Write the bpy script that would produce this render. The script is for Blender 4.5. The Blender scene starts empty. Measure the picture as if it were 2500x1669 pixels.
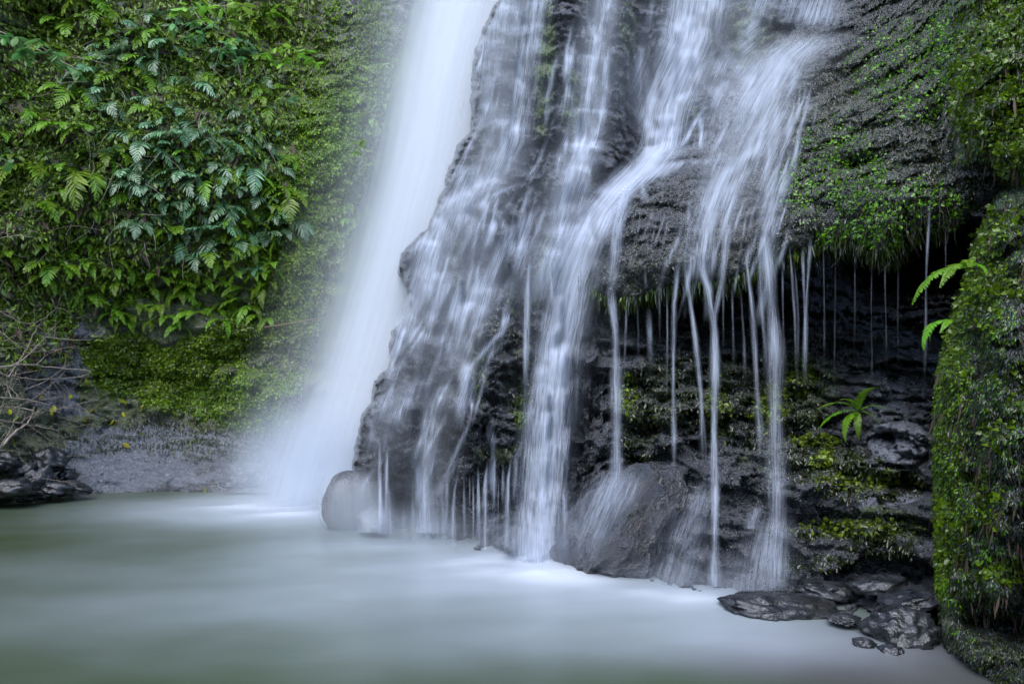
import bpy, math, random
import numpy as np
random.seed(7)
rng = np.random.default_rng(11)
scene = bpy.context.scene
R = math.radians

# ---------------------------------------------------------------- camera, world, sun, exposure
F = 1944.0; CX, CY = 1250.0, 834.5
CAMZ = 1.6; PITCH = R(2.99)
cam_d = bpy.data.cameras.new('camera')
cam_d.lens = 28.0; cam_d.sensor_width = 36.0; cam_d.clip_start = 0.05; cam_d.clip_end = 500
cam = bpy.data.objects.new('camera', cam_d)
cam.location = (0, 0, CAMZ); cam.rotation_euler = (R(90) + PITCH, 0, 0)
scene.collection.objects.link(cam); scene.camera = cam

SUN_EL, SUN_AZ = R(56), R(205)          # azimuth measured from +Y (away from camera) towards +X
world = bpy.data.worlds.new('World'); scene.world = world; world.use_nodes = True
wn = world.node_tree.nodes; wl = world.node_tree.links
sky = wn.new('ShaderNodeTexSky'); sky.sky_type = 'NISHITA'; sky.sun_disc = False
sky.sun_elevation = SUN_EL; sky.sun_rotation = SUN_AZ
sky.air_density = 1.0; sky.dust_density = 1.0; sky.ozone_density = 1.0
wn['Background'].inputs[1].default_value = 0.13
wl.new(sky.outputs[0], wn['Background'].inputs[0])
sd = bpy.data.lights.new('sun', 'SUN'); sd.energy = 1.1; sd.angle = R(60); sd.color = (1.0, 0.99, 0.98)
sun = bpy.data.objects.new('sun', sd); scene.collection.objects.link(sun)
sun.rotation_euler = (R(90) - SUN_EL, 0, math.pi - SUN_AZ + math.pi * 0)
# aim: light travels from the sun's place down to the scene
from mathutils import Vector
sdir = Vector((math.sin(SUN_AZ) * math.cos(SUN_EL), math.cos(SUN_AZ) * math.cos(SUN_EL), math.sin(SUN_EL)))
sun.rotation_euler = (-sdir).to_track_quat('-Z', 'Y').to_euler()
scene.view_settings.view_transform = 'Standard'; scene.view_settings.look = 'None'
scene.view_settings.exposure = 1.36; scene.view_settings.gamma = 1.0
scene.cycles.transparent_max_bounces = 40
scene.cycles.max_bounces = 6
scene.cycles.volume_bounces = 3
scene.cycles.volume_step_rate = 1.0
scene.cycles.volume_max_steps = 64

# ---------------------------------------------------------------- helpers: pixels to points, noise
cth, sth = math.cos(PITCH), math.sin(PITCH)
def pt(px, py, Y):
    px = np.asarray(px, float); py = np.asarray(py, float)
    u = (px - CX) / F; v = (CY - py) / F
    t = Y / (cth - v * sth)
    return np.stack([t * u, np.broadcast_to(Y, t.shape).astype(float) if not np.isscalar(Y) else np.full(t.shape, float(Y)), CAMZ + t * (sth + v * cth)], -1)
def zdepth(py):     # depth at which the pixel row meets the water plane
    v = (CY - np.asarray(py, float)) / F
    return -CAMZ * (cth - v * sth) / (sth + v * cth)

_perm = rng.permutation(512).astype(np.int64)
_g = rng.normal(size=(512, 3)); _g /= np.linalg.norm(_g, axis=1)[:, None]
def _h(i, j, k):
    return _perm[(_perm[(_perm[i & 511] + j) & 511] + k) & 511]
def perlin(P):
    i = np.floor(P).astype(np.int64); f = P - i; w = f * f * f * (f * (f * 6 - 15) + 10)
    out = 0
    for a in (0, 1):
        for b in (0, 1):
            for c in (0, 1):
                g = _g[_h(i[..., 0] + a, i[..., 1] + b, i[..., 2] + c)]
                d = g[..., 0] * (f[..., 0] - a) + g[..., 1] * (f[..., 1] - b) + g[..., 2] * (f[..., 2] - c)
                out = out + d * (w[..., 0] if a else 1 - w[..., 0]) * (w[..., 1] if b else 1 - w[..., 1]) * (w[..., 2] if c else 1 - w[..., 2])
    return out * 1.6
def fbm(P, o=4, ridged=False):
    s = 0; a = 1; t = 0
    for k in range(o):
        n = perlin(P * 2 ** k + 17.3 * k)
        s = s + a * ((1 - 2 * abs(n)) if ridged else n); t += a; a *= 0.5
    return s / t
_rv = rng.random((512, 4))
def worley(P):
    i = np.floor(P).astype(np.int64); f1 = np.full(P.shape[:-1], 9.0); f2 = f1.copy(); idv = np.zeros_like(f1); idw = np.zeros_like(f1)
    for a in (-1, 0, 1):
        for b in (-1, 0, 1):
            for c in (-1, 0, 1):
                h = _h(i[..., 0] + a, i[..., 1] + b, i[..., 2] + c); q = _rv[h]
                d = np.sqrt((i[..., 0] + a + q[..., 0] - P[..., 0]) ** 2 + (i[..., 1] + b + q[..., 1] - P[..., 1]) ** 2 + (i[..., 2] + c + q[..., 2] - P[..., 2]) ** 2)
                m = d < f1
                f2 = np.where(m, f1, np.minimum(f2, d)); idv = np.where(m, q[..., 3], idv); idw = np.where(m, _rv[(h + 77) & 511, 3], idw); f1 = np.where(m, d, f1)
    return f1, f2, idv, idw
def facets(P, k):
    """angular broken faces: every cell of a 3-D voronoi gets its own tilted plane"""
    i = np.floor(P).astype(np.int64); f1 = np.full(P.shape[:-1], 9.0); out = np.zeros_like(f1)
    for a in (-1, 0, 1):
        for b in (-1, 0, 1):
            for c in (-1, 0, 1):
                h = _h(i[..., 0] + a, i[..., 1] + b, i[..., 2] + c); q = _rv[h]; q2 = _rv[(h + 131) & 511]
                dx = P[..., 0] - i[..., 0] - a - q[..., 0]; dy = P[..., 1] - i[..., 1] - b - q[..., 1]; dz = P[..., 2] - i[..., 2] - c - q[..., 2]
                d = np.abs(dx) ** 2 + dy ** 2 + dz ** 2; m = d < f1; f1 = np.where(m, d, f1)
                out = np.where(m, k * ((q2[..., 0] - .5) * dx * 1.6 + (q2[..., 1] - .35) * dz * 2.0) + k * .5 * (q2[..., 2] - .5), out)
    return out
def sstep(a, b, x):
    t = np.clip((x - a) / (b - a), 0, 1); return t * t * (3 - 2 * t)
def blur(A, n):
    for _ in range(n):
        B = A.copy(); B[1:] += A[:-1]; B[:-1] += A[1:]; B[0] += A[0]; B[-1] += A[-1]; B /= 3
        C = B.copy(); C[:, 1:] += B[:, :-1]; C[:, :-1] += B[:, 1:]; C[:, 0] += B[:, 0]; C[:, -1] += B[:, -1]; A = C / 3
    return A
def tps(ctrl, X, Y):
    c = np.array(ctrl, float); s = 1000.0; p = c[:, :2] / s; n = len(p)
    def U(r2): return np.where(r2 > 1e-12, r2 * np.log(np.maximum(r2, 1e-12)), 0)
    K = U(((p[:, None] - p[None]) ** 2).sum(-1)) + np.eye(n) * 0.002
    Pm = np.hstack([np.ones((n, 1)), p]); A = np.zeros((n + 3, n + 3)); A[:n, :n] = K; A[:n, n:] = Pm; A[n:, :n] = Pm.T
    sol = np.linalg.solve(A, np.concatenate([c[:, 2], np.zeros(3)]))
    out = sol[n] + sol[n + 1] * X / s + sol[n + 2] * Y / s
    for k in range(n):
        out = out + sol[k] * U((X / s - p[k, 0]) ** 2 + (Y / s - p[k, 1]) ** 2)
    return out
def poly_sd(poly, X, Y):
    P = np.array(poly, float); n = len(P); d = np.full(X.shape, 1e9); ins = np.zeros(X.shape, bool)
    for k in range(n):
        a = P[k]; b = P[(k + 1) % n]; e = b - a
        t = np.clip(((X - a[0]) * e[0] + (Y - a[1]) * e[1]) / (e @ e), 0, 1)
        d = np.minimum(d, np.hypot(X - a[0] - t * e[0], Y - a[1] - t * e[1]))
        if a[1] != b[1]:
            c = ((a[1] > Y) != (b[1] > Y)) & (X < e[0] * (Y - a[1]) / e[1] + a[0]); ins ^= c
    return np.where(ins, d, -d)
def poly_in(poly, X, Y): return poly_sd(poly, X, Y)

# ---------------------------------------------------------------- helpers: objects
def tag(o, label=None, cat=None, group=None, kind=None):
    if label: o['label'] = label
    if cat: o['category'] = cat
    if group: o['group'] = group
    if kind: o['kind'] = kind
    return o
def link(o, parent=None):
    scene.collection.objects.link(o)
    if parent is not None: o.parent = parent
    return o
def mesh_np(name, V, Fq, mat, parent=None, attrs=None, uv=None, smooth=True, origin=None):
    """V (n,3), Fq (m,k) with constant k; attrs: dict name -> per-vertex float or (n,3) colour"""
    V = np.ascontiguousarray(V, np.float32); Fq = np.ascontiguousarray(Fq, np.int32)
    if origin is not None: V = V - np.array(origin, np.float32)
    me = bpy.data.meshes.new(name); m, k = Fq.shape
    me.vertices.add(len(V)); me.vertices.foreach_set('co', V.ravel())
    me.loops.add(m * k); me.loops.foreach_set('vertex_index', Fq.ravel())
    me.polygons.add(m); me.polygons.foreach_set('loop_start', np.arange(m, dtype=np.int32) * k)
    me.polygons.foreach_set('loop_total', np.full(m, k, np.int32))
    if smooth: me.polygons.foreach_set('use_smooth', np.ones(m, bool))
    for an, a in (attrs or {}).items():
        a = np.asarray(a, np.float32)
        if a.ndim == 1:
            at = me.attributes.new(an, 'FLOAT', 'POINT'); at.data.foreach_set('value', a)
        else:
            at = me.attributes.new(an, 'FLOAT_VECTOR', 'POINT'); at.data.foreach_set('vector', a.ravel())
    if uv is not None:
        l = me.uv_layers.new(name='flow'); l.data.foreach_set('uv', np.asarray(uv, np.float32)[Fq.ravel()].ravel())
    me.update(calc_edges=True); me.validate()
    me.materials.append(mat)
    o = bpy.data.objects.new(name, me)
    if origin is not None: o.location = origin
    return link(o, parent)

# ---------------------------------------------------------------- helpers: materials
class NT:
    def __init__(s, name):
        s.m = bpy.data.materials.new(name); s.m.use_nodes = True; s.t = s.m.node_tree; s.t.nodes.clear()
        s.out = s.n('ShaderNodeOutputMaterial')
    def n(s, kind, **kw):
        nd = s.t.nodes.new(kind)
        for k, v in kw.items():
            if k.startswith('i_'): nd.inputs[k[2:].replace('_', ' ')].default_value = v
            else: setattr(nd, k, v)
        return nd
    def l(s, a, b): s.t.links.new(a, b)
    def noise(s, vec, scale, detail=3, rough=0.55, dim='3D'):
        n = s.n('ShaderNodeTexNoise'); n.noise_dimensions = dim
        n.inputs['Scale'].default_value = scale; n.inputs['Detail'].default_value = detail; n.inputs['Roughness'].default_value = rough
        s.l(vec, n.inputs['Vector']); return n.outputs['Fac']
    def ramp(s, fac, a, b, c0=0.0, c1=1.0):
        n = s.n('ShaderNodeMapRange'); n.interpolation_type = 'SMOOTHSTEP'
        n.inputs['From Min'].default_value = a; n.inputs['From Max'].default_value = b
        n.inputs['To Min'].default_value = c0; n.inputs['To Max'].default_value = c1
        s.l(fac, n.inputs['Value']); return n.outputs['Result']
    def mixc(s, fac, a, b):
        n = s.n('ShaderNodeMix'); n.data_type = 'RGBA'
        for sock, v in ((n.inputs[0], fac), (n.inputs[6], a), (n.inputs[7], b)):
            if isinstance(v, (int, float)): sock.default_value = v
            elif isinstance(v, tuple): sock.default_value = (*v, 1)
            else: s.l(v, sock)
        return n.outputs[2]
    def math(s, op, a, b=0.0):
        n = s.n('ShaderNodeMath'); n.operation = op
        for sock, v in ((n.inputs[0], a), (n.inputs[1], b)):
            if isinstance(v, (int, float)): sock.default_value = v
            else: s.l(v, sock)
        return n.outputs[0]
    def attr(s, name, out='Fac'):
        n = s.n('ShaderNodeAttribute'); n.attribute_name = name; return n.outputs[out]
    def geo(s): return s.n('ShaderNodeNewGeometry').outputs['Position']

def rock_material(name, rock_a, rock_b, moss_a, moss_b, bump=0.5, rough=(0.12, 0.4), streak=None, grit=34.0, ior=2.0):
    M = NT(name); P = M.geo()
    big = M.noise(P, 1.3, 4); mid = M.noise(P, 7, 4); fine = M.noise(P, grit, 3, 0.65)
    rock = M.mixc(M.ramp(mid, 0.35, 0.65), rock_a, rock_b)
    rust = M.mixc(M.ramp(big, 0.52, 0.68, 0, 0.45), rock, (rock_b[0] * 1.15, rock_b[1] * 0.95, rock_b[2] * 0.7))
    pl = M.ramp(M.math('ADD', M.attr('pale'), M.math('MULTIPLY', M.math('SUBTRACT', M.noise(P, 5, 5, 0.7), 0.5), 0.9)), 0.3, 0.75)
    rust = M.mixc(pl, rust, (0.20, 0.22, 0.27))  # paler stone, with the sky sheen of wet slabs put into its colour
    mossc = M.mixc(M.ramp(fine, 0.35, 0.68), moss_a, moss_b)
    mf = M.math('ADD', M.attr('moss'), M.math('MULTIPLY', M.math('SUBTRACT', M.noise(P, 9, 4, 0.7), 0.5), 0.9))
    mf = M.ramp(mf, 0.35, 0.62)
    col = M.mixc(mf, rust, mossc)
    b = M.n('ShaderNodeBsdfPrincipled'); M.l(col, b.inputs['Base Color']); b.inputs['Coat Weight'].default_value = 0.0; b.inputs['Coat Roughness'].default_value = 0.1
    M.cb = b
    rr = M.math('ADD', M.ramp(mid, 0.3, 0.7, rough[0], rough[1]), M.math('MULTIPLY', mf, 0.12)); M.l(rr, b.inputs['Roughness'])
    b.inputs['IOR'].default_value = ior
    b.inputs['Specular IOR Level'].default_value = 1.0
    h = M.math('ADD', M.math('MULTIPLY', fine, 1.8), M.math('MULTIPLY', M.noise(P, 13, 5, 0.7), 2.6))
    if streak:
        mp = M.n('ShaderNodeMapping'); mp.inputs['Scale'].default_value = streak[0]; mp.inputs['Rotation'].default_value = streak[1]
        M.l(P, mp.inputs['Vector'])
        h = M.math('ADD', h, M.math('MULTIPLY', M.noise(mp.outputs[0], 1.0, 4, 0.65), streak[2]))
    bp = M.n('ShaderNodeBump'); bp.inputs['Strength'].default_value = bump; bp.inputs['Distance'].default_value = 0.035
    M.l(h, bp.inputs['Height']); M.l(bp.outputs[0], b.inputs['Normal']); M.l(bp.outputs[0], b.inputs['Coat Normal'])
    M.l(b.outputs[0], M.out.inputs[0]); return M.m

def leaf_material(name, ca, cb, rough=0.4, trans=0.35, spec=0.5, cc=None):
    M = NT(name)
    r = M.attr('tint')
    col = M.mixc(M.ramp(r, 0.0, 1.0), ca, cb)
    if cc: col = M.mixc(M.ramp(r, 0.86, 0.94), col, cc)
    oi = M.n('ShaderNodeObjectInfo').outputs['Random']
    hs = M.n('ShaderNodeHueSaturation'); M.l(col, hs.inputs['Color'])
    M.l(M.ramp(oi, 0, 1, 0.72, 1.25), hs.inputs['Value']); M.l(M.ramp(oi, 0, 1, 0.485, 0.515), hs.inputs['Hue'])
    b = M.n('ShaderNodeBsdfPrincipled'); M.l(hs.outputs[0], b.inputs['Base Color'])
    b.inputs['Roughness'].default_value = rough; b.inputs['Specular IOR Level'].default_value = spec
    t = M.n('ShaderNodeBsdfTranslucent'); M.l(hs.outputs[0], t.inputs['Color'])
    mx = M.n('ShaderNodeMixShader'); mx.inputs[0].default_value = trans
    M.l(b.outputs[0], mx.inputs[1]); M.l(t.outputs[0], mx.inputs[2]); M.l(mx.outputs[0], M.out.inputs[0]); return M.m

def plain_material(name, ca, cb, scale=20, rough=0.5, bump=0.3):
    M = NT(name); P = M.geo(); n = M.noise(P, scale, 4)
    b = M.n('ShaderNodeBsdfPrincipled'); M.l(M.mixc(M.ramp(n, 0.35, 0.65), ca, cb), b.inputs['Base Color']); b.inputs['Roughness'].default_value = rough
    bp = M.n('ShaderNodeBump'); bp.inputs['Strength'].default_value = bump; bp.inputs['Distance'].default_value = 0.01
    M.l(n, bp.inputs['Height']); M.l(bp.outputs[0], b.inputs['Normal']); M.l(b.outputs[0], M.out.inputs[0]); return M.m

def water_fall_material(name, col=(0.86, 0.88, 0.93), streak=0.55, fine=3.0):
    M = NT(name); uv = M.n('ShaderNodeUVMap'); uv.uv_map = 'flow'
    n1 = M.noise(uv.outputs[0], 1.0, 4, 0.6, '2D'); n2 = M.noise(uv.outputs[0], fine, 3, 0.6, '2D')
    s = M.math('ADD', M.math('MULTIPLY', M.ramp(n1, 0.36, 0.66), 0.5), M.math('MULTIPLY', M.ramp(n2, 0.36, 0.66), 0.5))
    s = M.math('ADD', M.math('MULTIPLY', s, streak * 2), 1 - streak)
    d = M.attr('dens')
    # dense water stays dense, thin water breaks into streaks
    a = M.math('MULTIPLY', d, M.math('ADD', M.math('MULTIPLY', s, M.math('SUBTRACT', 1.0, M.math('MULTIPLY', d, 0.8))), M.math('MULTIPLY', d, 0.8)))
    a = M.math('MINIMUM', a, 1.0)
    df = M.n('ShaderNodeBsdfDiffuse'); df.inputs['Color'].default_value = (*col, 1)
    gn = M.n('ShaderNodeNewGeometry').outputs['Normal']; vm = M.n('ShaderNodeMix'); vm.data_type = 'VECTOR'; vm.inputs[0].default_value = 0.72
    M.l(gn, vm.inputs[4]); vm.inputs[5].default_value = (0.0, -0.80, 0.60); nz = M.n('ShaderNodeVectorMath', operation='NORMALIZE'); M.l(vm.outputs[1], nz.inputs[0]); M.l(nz.outputs[0], df.inputs['Normal'])
    tr = M.n('ShaderNodeBsdfTranslucent'); tr.inputs['Color'].default_value = (*col, 1)
    ms = M.n('ShaderNodeMixShader'); ms.inputs[0].default_value = 0.48; M.l(df.outputs[0], ms.inputs[1]); M.l(tr.outputs[0], ms.inputs[2])
    tp = M.n('ShaderNodeBsdfTransparent')
    mx = M.n('ShaderNodeMixShader'); M.l(a, mx.inputs[0]); M.l(tp.outputs[0], mx.inputs[1]); M.l(ms.outputs[0], mx.inputs[2])
    M.l(mx.outputs[0], M.out.inputs[0]); return M.m

MAT = {}
MAT['cascade'] = rock_material('wet cascade rock', (0.010, 0.013, 0.019), (0.048, 0.056, 0.076), (0.02, 0.04, 0.008), (0.12, 0.18, 0.02), 0.9, (0.08, 0.28), ior=1.75)
MAT['fernwall'] = rock_material('mossy cliff rock', (0.035, 0.038, 0.046), (0.13, 0.14, 0.17), (0.03, 0.046, 0.006), (0.15, 0.20, 0.015), 0.9, (0.12, 0.4),
                                streak=((5, 5, 34), (0, R(14), 0), 2.2))
MAT['over'] = rock_material('wet mossy overhang', (0.022, 0.022, 0.021), (0.085, 0.085, 0.08), (0.02, 0.028, 0.005), (0.09, 0.12, 0.012), 1.0, (0.08, 0.3), grit=36)
MAT['wall'] = rock_material('near mossy wall', (0.02, 0.022, 0.014), (0.06, 0.062, 0.045), (0.035, 0.052, 0.005), (0.15, 0.21, 0.012), 1.0, (0.18, 0.5), grit=60)
MAT['boulder'] = rock_material('wet boulder', (0.009, 0.010, 0.013), (0.035, 0.038, 0.046), (0.015, 0.025, 0.008), (0.04, 0.06, 0.015), 0.3, (0.2, 0.42), ior=1.5,
                               streak=((5, 5, 26), (0, R(-6), 0), 1.0))
MAT['bank'] = plain_material('gorge bank', (0.015, 0.025, 0.008), (0.04, 0.06, 0.02), 1.5, 0.9)

# ---------------------------------------------------------------- rock sheets
G = 4.0
gx = np.arange(-260, 2761, G); gy = np.arange(-320, 1741, G)
GX, GY = np.meshgrid(gx, gy)
ZD = zdepth(np.maximum(GY, 950))        # distance to the waterline for rows below the horizon

def rockify(D, blocks=0.16, size=0.55, strata=0.10, step=0.42, dip=0.15, fine=0.03, warp=0.35, fac=0.0):
    P = pt(GX, GY, D)
    W = P + warp * np.stack([fbm(P * 0.9 + 5, 3), fbm(P * 0.9 + 25, 3), fbm(P * 0.9 + 55, 3)], -1)
    f1, f2, c, c2 = worley(W / np.array([size, size * 1.2, size * 0.8]))
    d = -blocks * (c - 0.5) * 2 + blocks * 0.55 * np.exp(-((f2 - f1) / 0.10) ** 2)
    g1, g2, e, e2 = worley(W / np.array([size, size, size * 0.7]) * 2.7 + 9.1)
    d += -blocks * 0.45 * (e - 0.5) * 2 + blocks * 0.3 * np.exp(-((g2 - g1) / 0.12) ** 2)
    s = (W[..., 2] + dip * P[..., 0] + 0.25 * fbm(P * 0.5 + 3, 2)) / step
    t = s - np.floor(s); lay = _rv[np.floor(s).astype(np.int64) & 511, 0]
    prof = np.minimum(t / 0.12, 1) * (1 - t ** 2.5)
    amp = strata * (0.4 + 1.2 * np.clip(fbm(P * 0.8 + 31, 2) + 0.5, 0, 1))
    d += -amp * (prof - 0.5) - strata * 0.6 * (lay - 0.5)
    if fac:
        W2 = P + .1 * np.stack([fbm(P * 2 + 5, 2), fbm(P * 2 + 25, 2), fbm(P * 2 + 55, 2)], -1)
        d = d * .75 + fac * facets(W2 / np.array([.34, .4, .22]), .5) + fac * facets(W2 / np.array([.13, .16, .085]) + 4, .22)
    d += -fine * (2.0 if not fac else .8) * fbm(P * 5, 4, True) - fine * fbm(P * 22, 3)
    return D + d
def bumpf(D, items, sgn=1):
    w = 0.28 * fbm(np.stack([GX / 70, GY / 70, GX * 0 + 3], -1), 3)
    for (cx, cy, rx, ry, h, *a) in items:
        ang = R(a[0]) if a else 0
        dx = GX - cx; dy = GY - cy; x = dx * math.cos(ang) + dy * math.sin(ang); y = -dx * math.sin(ang) + dy * math.cos(ang)
        r2 = ((x / rx) ** 2 + (y / ry) ** 2) * (1 + w)
        if h > 0: D = D - h * np.sqrt(np.clip(1 - r2, 0, 1)) ** 1.0
        else: D = D - h * np.exp(-r2 * 1.3)
    return D
def edge_wrap(D, sd, width, depth, back):
    n = 9 * fbm(np.stack([GX / 26, GY / 26, GX * 0 + 1], -1), 3) + 7 * fbm(np.stack([GX / 80, GY / 80, GX * 0 + 8], -1), 2)
    sd = sd + n
    k = np.clip(sd / width, 0, 1)
    D = D + depth * (1 - np.sqrt(1 - (1 - k) ** 2))
    D = D + back * sstep(0, -9, sd)
    return D, sd > -12
def sheet(name, D, mask, mat, moss, label, pale=None):
    P = pt(GX, GY, D); mask = mask & (P[..., 2] > -0.45)
    idx = -np.ones(GX.shape, int)
    q = mask[:-1, :-1] & mask[1:, :-1] & mask[:-1, 1:] & mask[1:, 1:]
    use = np.zeros_like(mask); use[:-1, :-1] |= q; use[1:, :-1] |= q; use[:-1, 1:] |= q; use[1:, 1:] |= q
    idx[use] = np.arange(use.sum())
    Fq = np.stack([idx[:-1, :-1][q], idx[1:, :-1][q], idx[1:, 1:][q], idx[:-1, 1:][q]], -1)
    o = mesh_np(name, P[use], Fq, mat, attrs={'moss': moss[use], 'pale': (pale if pale is not None else moss * 0)[use]})
    return tag(o, label, 'cliff', None, 'structure')

def patches(items, base=0.0):
    m = np.full(GX.shape, base); w = 0.5 * fbm(np.stack([GX / 60, GY / 60, GX * 0 + 12], -1), 4)
    for (cx, cy, rx, ry, v, *a) in items:
        ang = R(a[0]) if a else 0
        dx = GX - cx; dy = GY - cy; x = dx * math.cos(ang) + dy * math.sin(ang); y = -dx * math.sin(ang) + dy * math.cos(ang)
        r2 = (x / rx) ** 2 + (y / ry) ** 2 + w
        k = sstep(1.25, 0.55, r2); m = m * (1 - k) + v * k
    return m

# --- A: the fern-covered cliff at the back left
A_ctrl = [(-260, 1260, 9.9), (0, 1228, 10.7), (120, 1210, 11.2), (250, 1192, 11.75), (450, 1190, 11.9), (700, 1192, 12.0), (1000, 1200, 12.0), (1350, 1200, 12.2),
          (-200, 900, 10.3), (60, 950, 11.4), (220, 850, 12.5), (400, 1020, 12.75), (600, 1000, 12.5), (450, 800, 13.1), (700, 800, 12.8), (300, 560, 12.5), (600, 560, 12.6),
          (0, 500, 11.7), (-260, 400, 10.6), (850, 500, 13.2), (1100, 700, 13.4), (1300, 700, 13.6), (500, 200, 13.0), (100, 100, 12.2), (-260, -300, 11.0), (300, -300, 13.2),
          (700, 100, 13.8), (800, -300, 14.4), (1000, 100, 14.4), (1300, 0, 15.0), (1400, -300, 15.4)]
DA = tps(A_ctrl, GX, GY)
DA = bumpf(DA, [(300, 470, 330, 240, .35, -15), (450, 830, 300, 90, .35, 12), (800, 760, 110, 200, .3), (900, 250, 120, 260, .35, 12), (640, 930, 120, 70, .3),
                (620, 880, 90, 50, -.5), (110, 60, 100, 90, -.7), (640, 560, 40, 90, -.5), (200, 590, 60, 40, -.4), (760, 1010, 150, 90, .35)])
DA = rockify(DA, 0.13, 0.8, 0.12, 0.5, 0.1, 0.03, .3, fac=.3)
lowslab = sstep(1.2, 0.4, ((GX - 450) / 330) ** 2 + ((GY - 1130) / 120) ** 2)
DA = DA * (1 - lowslab * 0.75) + (tps(A_ctrl, GX, GY) + 0.075 * fbm((pt(GX, GY, 12.0) + np.stack([GX * 0, GX * 0, (GX - 450) * .0008], -1)) * np.array([1.3, 1.3, 11]), 4, True)) * lowslab * 0.75
mossA = patches([(450, 1130, 330, 110, -0.4, -3), (160, 900, 110, 110, -0.3, 60), (700, 800, 200, 200, 0.9), (420, 900, 260, 90, 0.9, -15), (850, 400, 150, 400, 0.8, 12),
                 (600, 1010, 200, 55, 0.75), (900, 60, 120, 80, 0.15), (230, 590, 60, 50, 0.0), (750, 1120, 110, 70, 0.1)], 0.6)
maskA = (GX < 1400)
# --- B: the stepped cascade buttress and everything behind the overhang
B_poly = [(1290, -400), (1255, -40), (1215, 15), (1185, 60), (1168, 110), (1160, 190), (1150, 250), (1158, 320), (1120, 360), (1103, 400), (1090, 460), (1068, 505), (1050, 560),
          (1010, 590), (982, 620), (976, 655), (1003, 710), (1006, 760), (985, 790), (956, 808), (953, 900), (915, 935), (908, 985), (884, 1010), (876, 1060), (862, 1140),
          (872, 1170), (875, 1240), (880, 1420), (880, 1800), (2900, 1800), (2900, -400)]
B_ctrl = [(880, 1300, 8.9), (1000, 1305, 8.55), (1130, 1325, 8.1), (1250, 1350, 7.55), (1400, 1365, 7.3), (1500, 1395, 6.9), (1700, 1425, 6.4), (1900, 1450, 6.1), (2100, 1470, 5.8), (2300, 1500, 5.4), (2700, 1500, 5.2),
          (880, 1080, 9.0), (960, 850, 9.5), (985, 640, 9.9), (1060, 500, 10.2), (1150, 300, 10.8), (1200, 0, 11.7), (1300, -300, 12.3),
          (1200, 1000, 8.5), (1200, 750, 9.0), (1300, 500, 9.7), (1350, 250, 10.6), (1450, 0, 11.5), (1500, 350, 10.4), (1380, 900, 8.3), (1600, 200, 11.3), (1620, 330, 10.5), (1750, 150, 11.0), (1800, -100, 12.0), (1900, 60, 10.4), (2200, -200, 11),
          (1520, 420, 9.7), (1440, 520, 9.1), (1500, 750, 8.9), (1700, 700, 9.4), (1900, 700, 9.8), (2100, 650, 9.7), (2300, 700, 9.2), (2600, 700, 8.5), (2250, 850, 8.3), (2000, 860, 8.5), (1700, 880, 8.2), (1520, 900, 8.2),
          (1700, 1050, 7.6), (2000, 1000, 7.6), (2180, 1060, 7.0), (2180, 1200, 6.3), (1950, 1230, 6.6), (1700, 1200, 7.0), (1500, 1150, 7.6), (1500, 450, 9.6), (2000, 400, 10.2), (2400, 300, 10)]
DB = tps(B_ctrl, GX, GY)
DB = bumpf(DB, [(1195, 540, 90, 62, .45, 10), (1035, 650, 62, 70, .35), (1000, 860, 60, 75, .35), (930, 990, 60, 70, .3), (975, 1030, 65, 95, .38, 10), (1100, 700, 70, 60, .3), (1180, 800, 90, 60, .3, -30),
                (1390, 170, 90, 180, .4), (1512, 120, 40, 130, .85, 4), (1488, 330, 40, 115, .7, 8), (1620, 130, 40, 100, .4), (1400, 400, 80, 50, .35, -20), (1350, 460, 90, 45, .3, -20), (1380, 560, 80, 60, .3, -10),
                (1200, 180, 60, 170, .3), (1740, 300, 75, 70, .4), (1690, 350, 110, 35, .35, -22), (1230, 880, 90, 80, .35, 20), (1230, 1010, 110, 100, .4), (1340, 700, 50, 120, .3), (1600, 460, 200, 60, .2, -30), (1290, 640, 60, 60, .35),
                (1850, 200, 70, 90, .35), (1120, 960, 80, 90, .3), (1060, 850, 60, 70, .3),
                (1570, 310, 34, 170, -.7), (1410, 1050, 42, 300, -.75), (1200, 1230, 120, 80, -.45), (990, 1240, 70, 90, -.4), (1340, 90, 30, 60, -.2), (1230, 700, 60, 40, -.3), (1270, 930, 50, 40, -.4), (1300, 250, 20, 160, -.2),
                (2190, 1075, 85, 60, .35, 20), (2180, 640, 190, 130, -3.6), (1750, 770, 260, 70, -1.0), (2230, 1180, 60, 24, -.35), (2150, 1390, 90, 28, -.5, -6), (2230, 1410, 60, 40, -.5), (1950, 1270, 120, 14, -.25, -8)])
lower = sstep(1500, 1750, GX) * sstep(1040, 1150, GY)
DBr = rockify(DB, 0.22, 0.5, 0.26, 0.36, 0.12, 0.03, .15, fac=.85)
DBl = rockify(DB, 0.10, 0.8, 0.20, 0.24, 0.16, 0.022, 0.12, fac=.6)
DB0 = DB; DB = DBr * (1 - lower) + DBl * lower
sdB = poly_sd(B_poly, GX, GY)
DB, maskB = edge_wrap(DB, sdB, 55, 0.45, 2.2)
mossB = patches([(1330, 180, 28, 190, .62, 3), (1395, 240, 30, 90, .55), (1540, 90, 30, 60, .5), (1680, 260, 40, 90, .4), (1330, 620, 50, 70, .3), (1200, 780, 150, 60, .3), (1270, 930, 60, 120, .42),
                 (1250, 1110, 120, 30, .5), (1850, 80, 70, 90, .5), (1700, 950, 170, 110, .42), (1950, 950, 120, 110, .5), (2120, 1150, 130, 60, .55), (2130, 1280, 150, 55, .55), (1900, 1100, 120, 70, .42), (2190, 1075, 95, 70, -.5),
                 (1560, 1000, 70, 120, .45), (1110, 640, 24, 60, .4), (1170, 920, 30, 120, .35), (1100, 230, 20, 80, .3)], 0.12)
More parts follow.
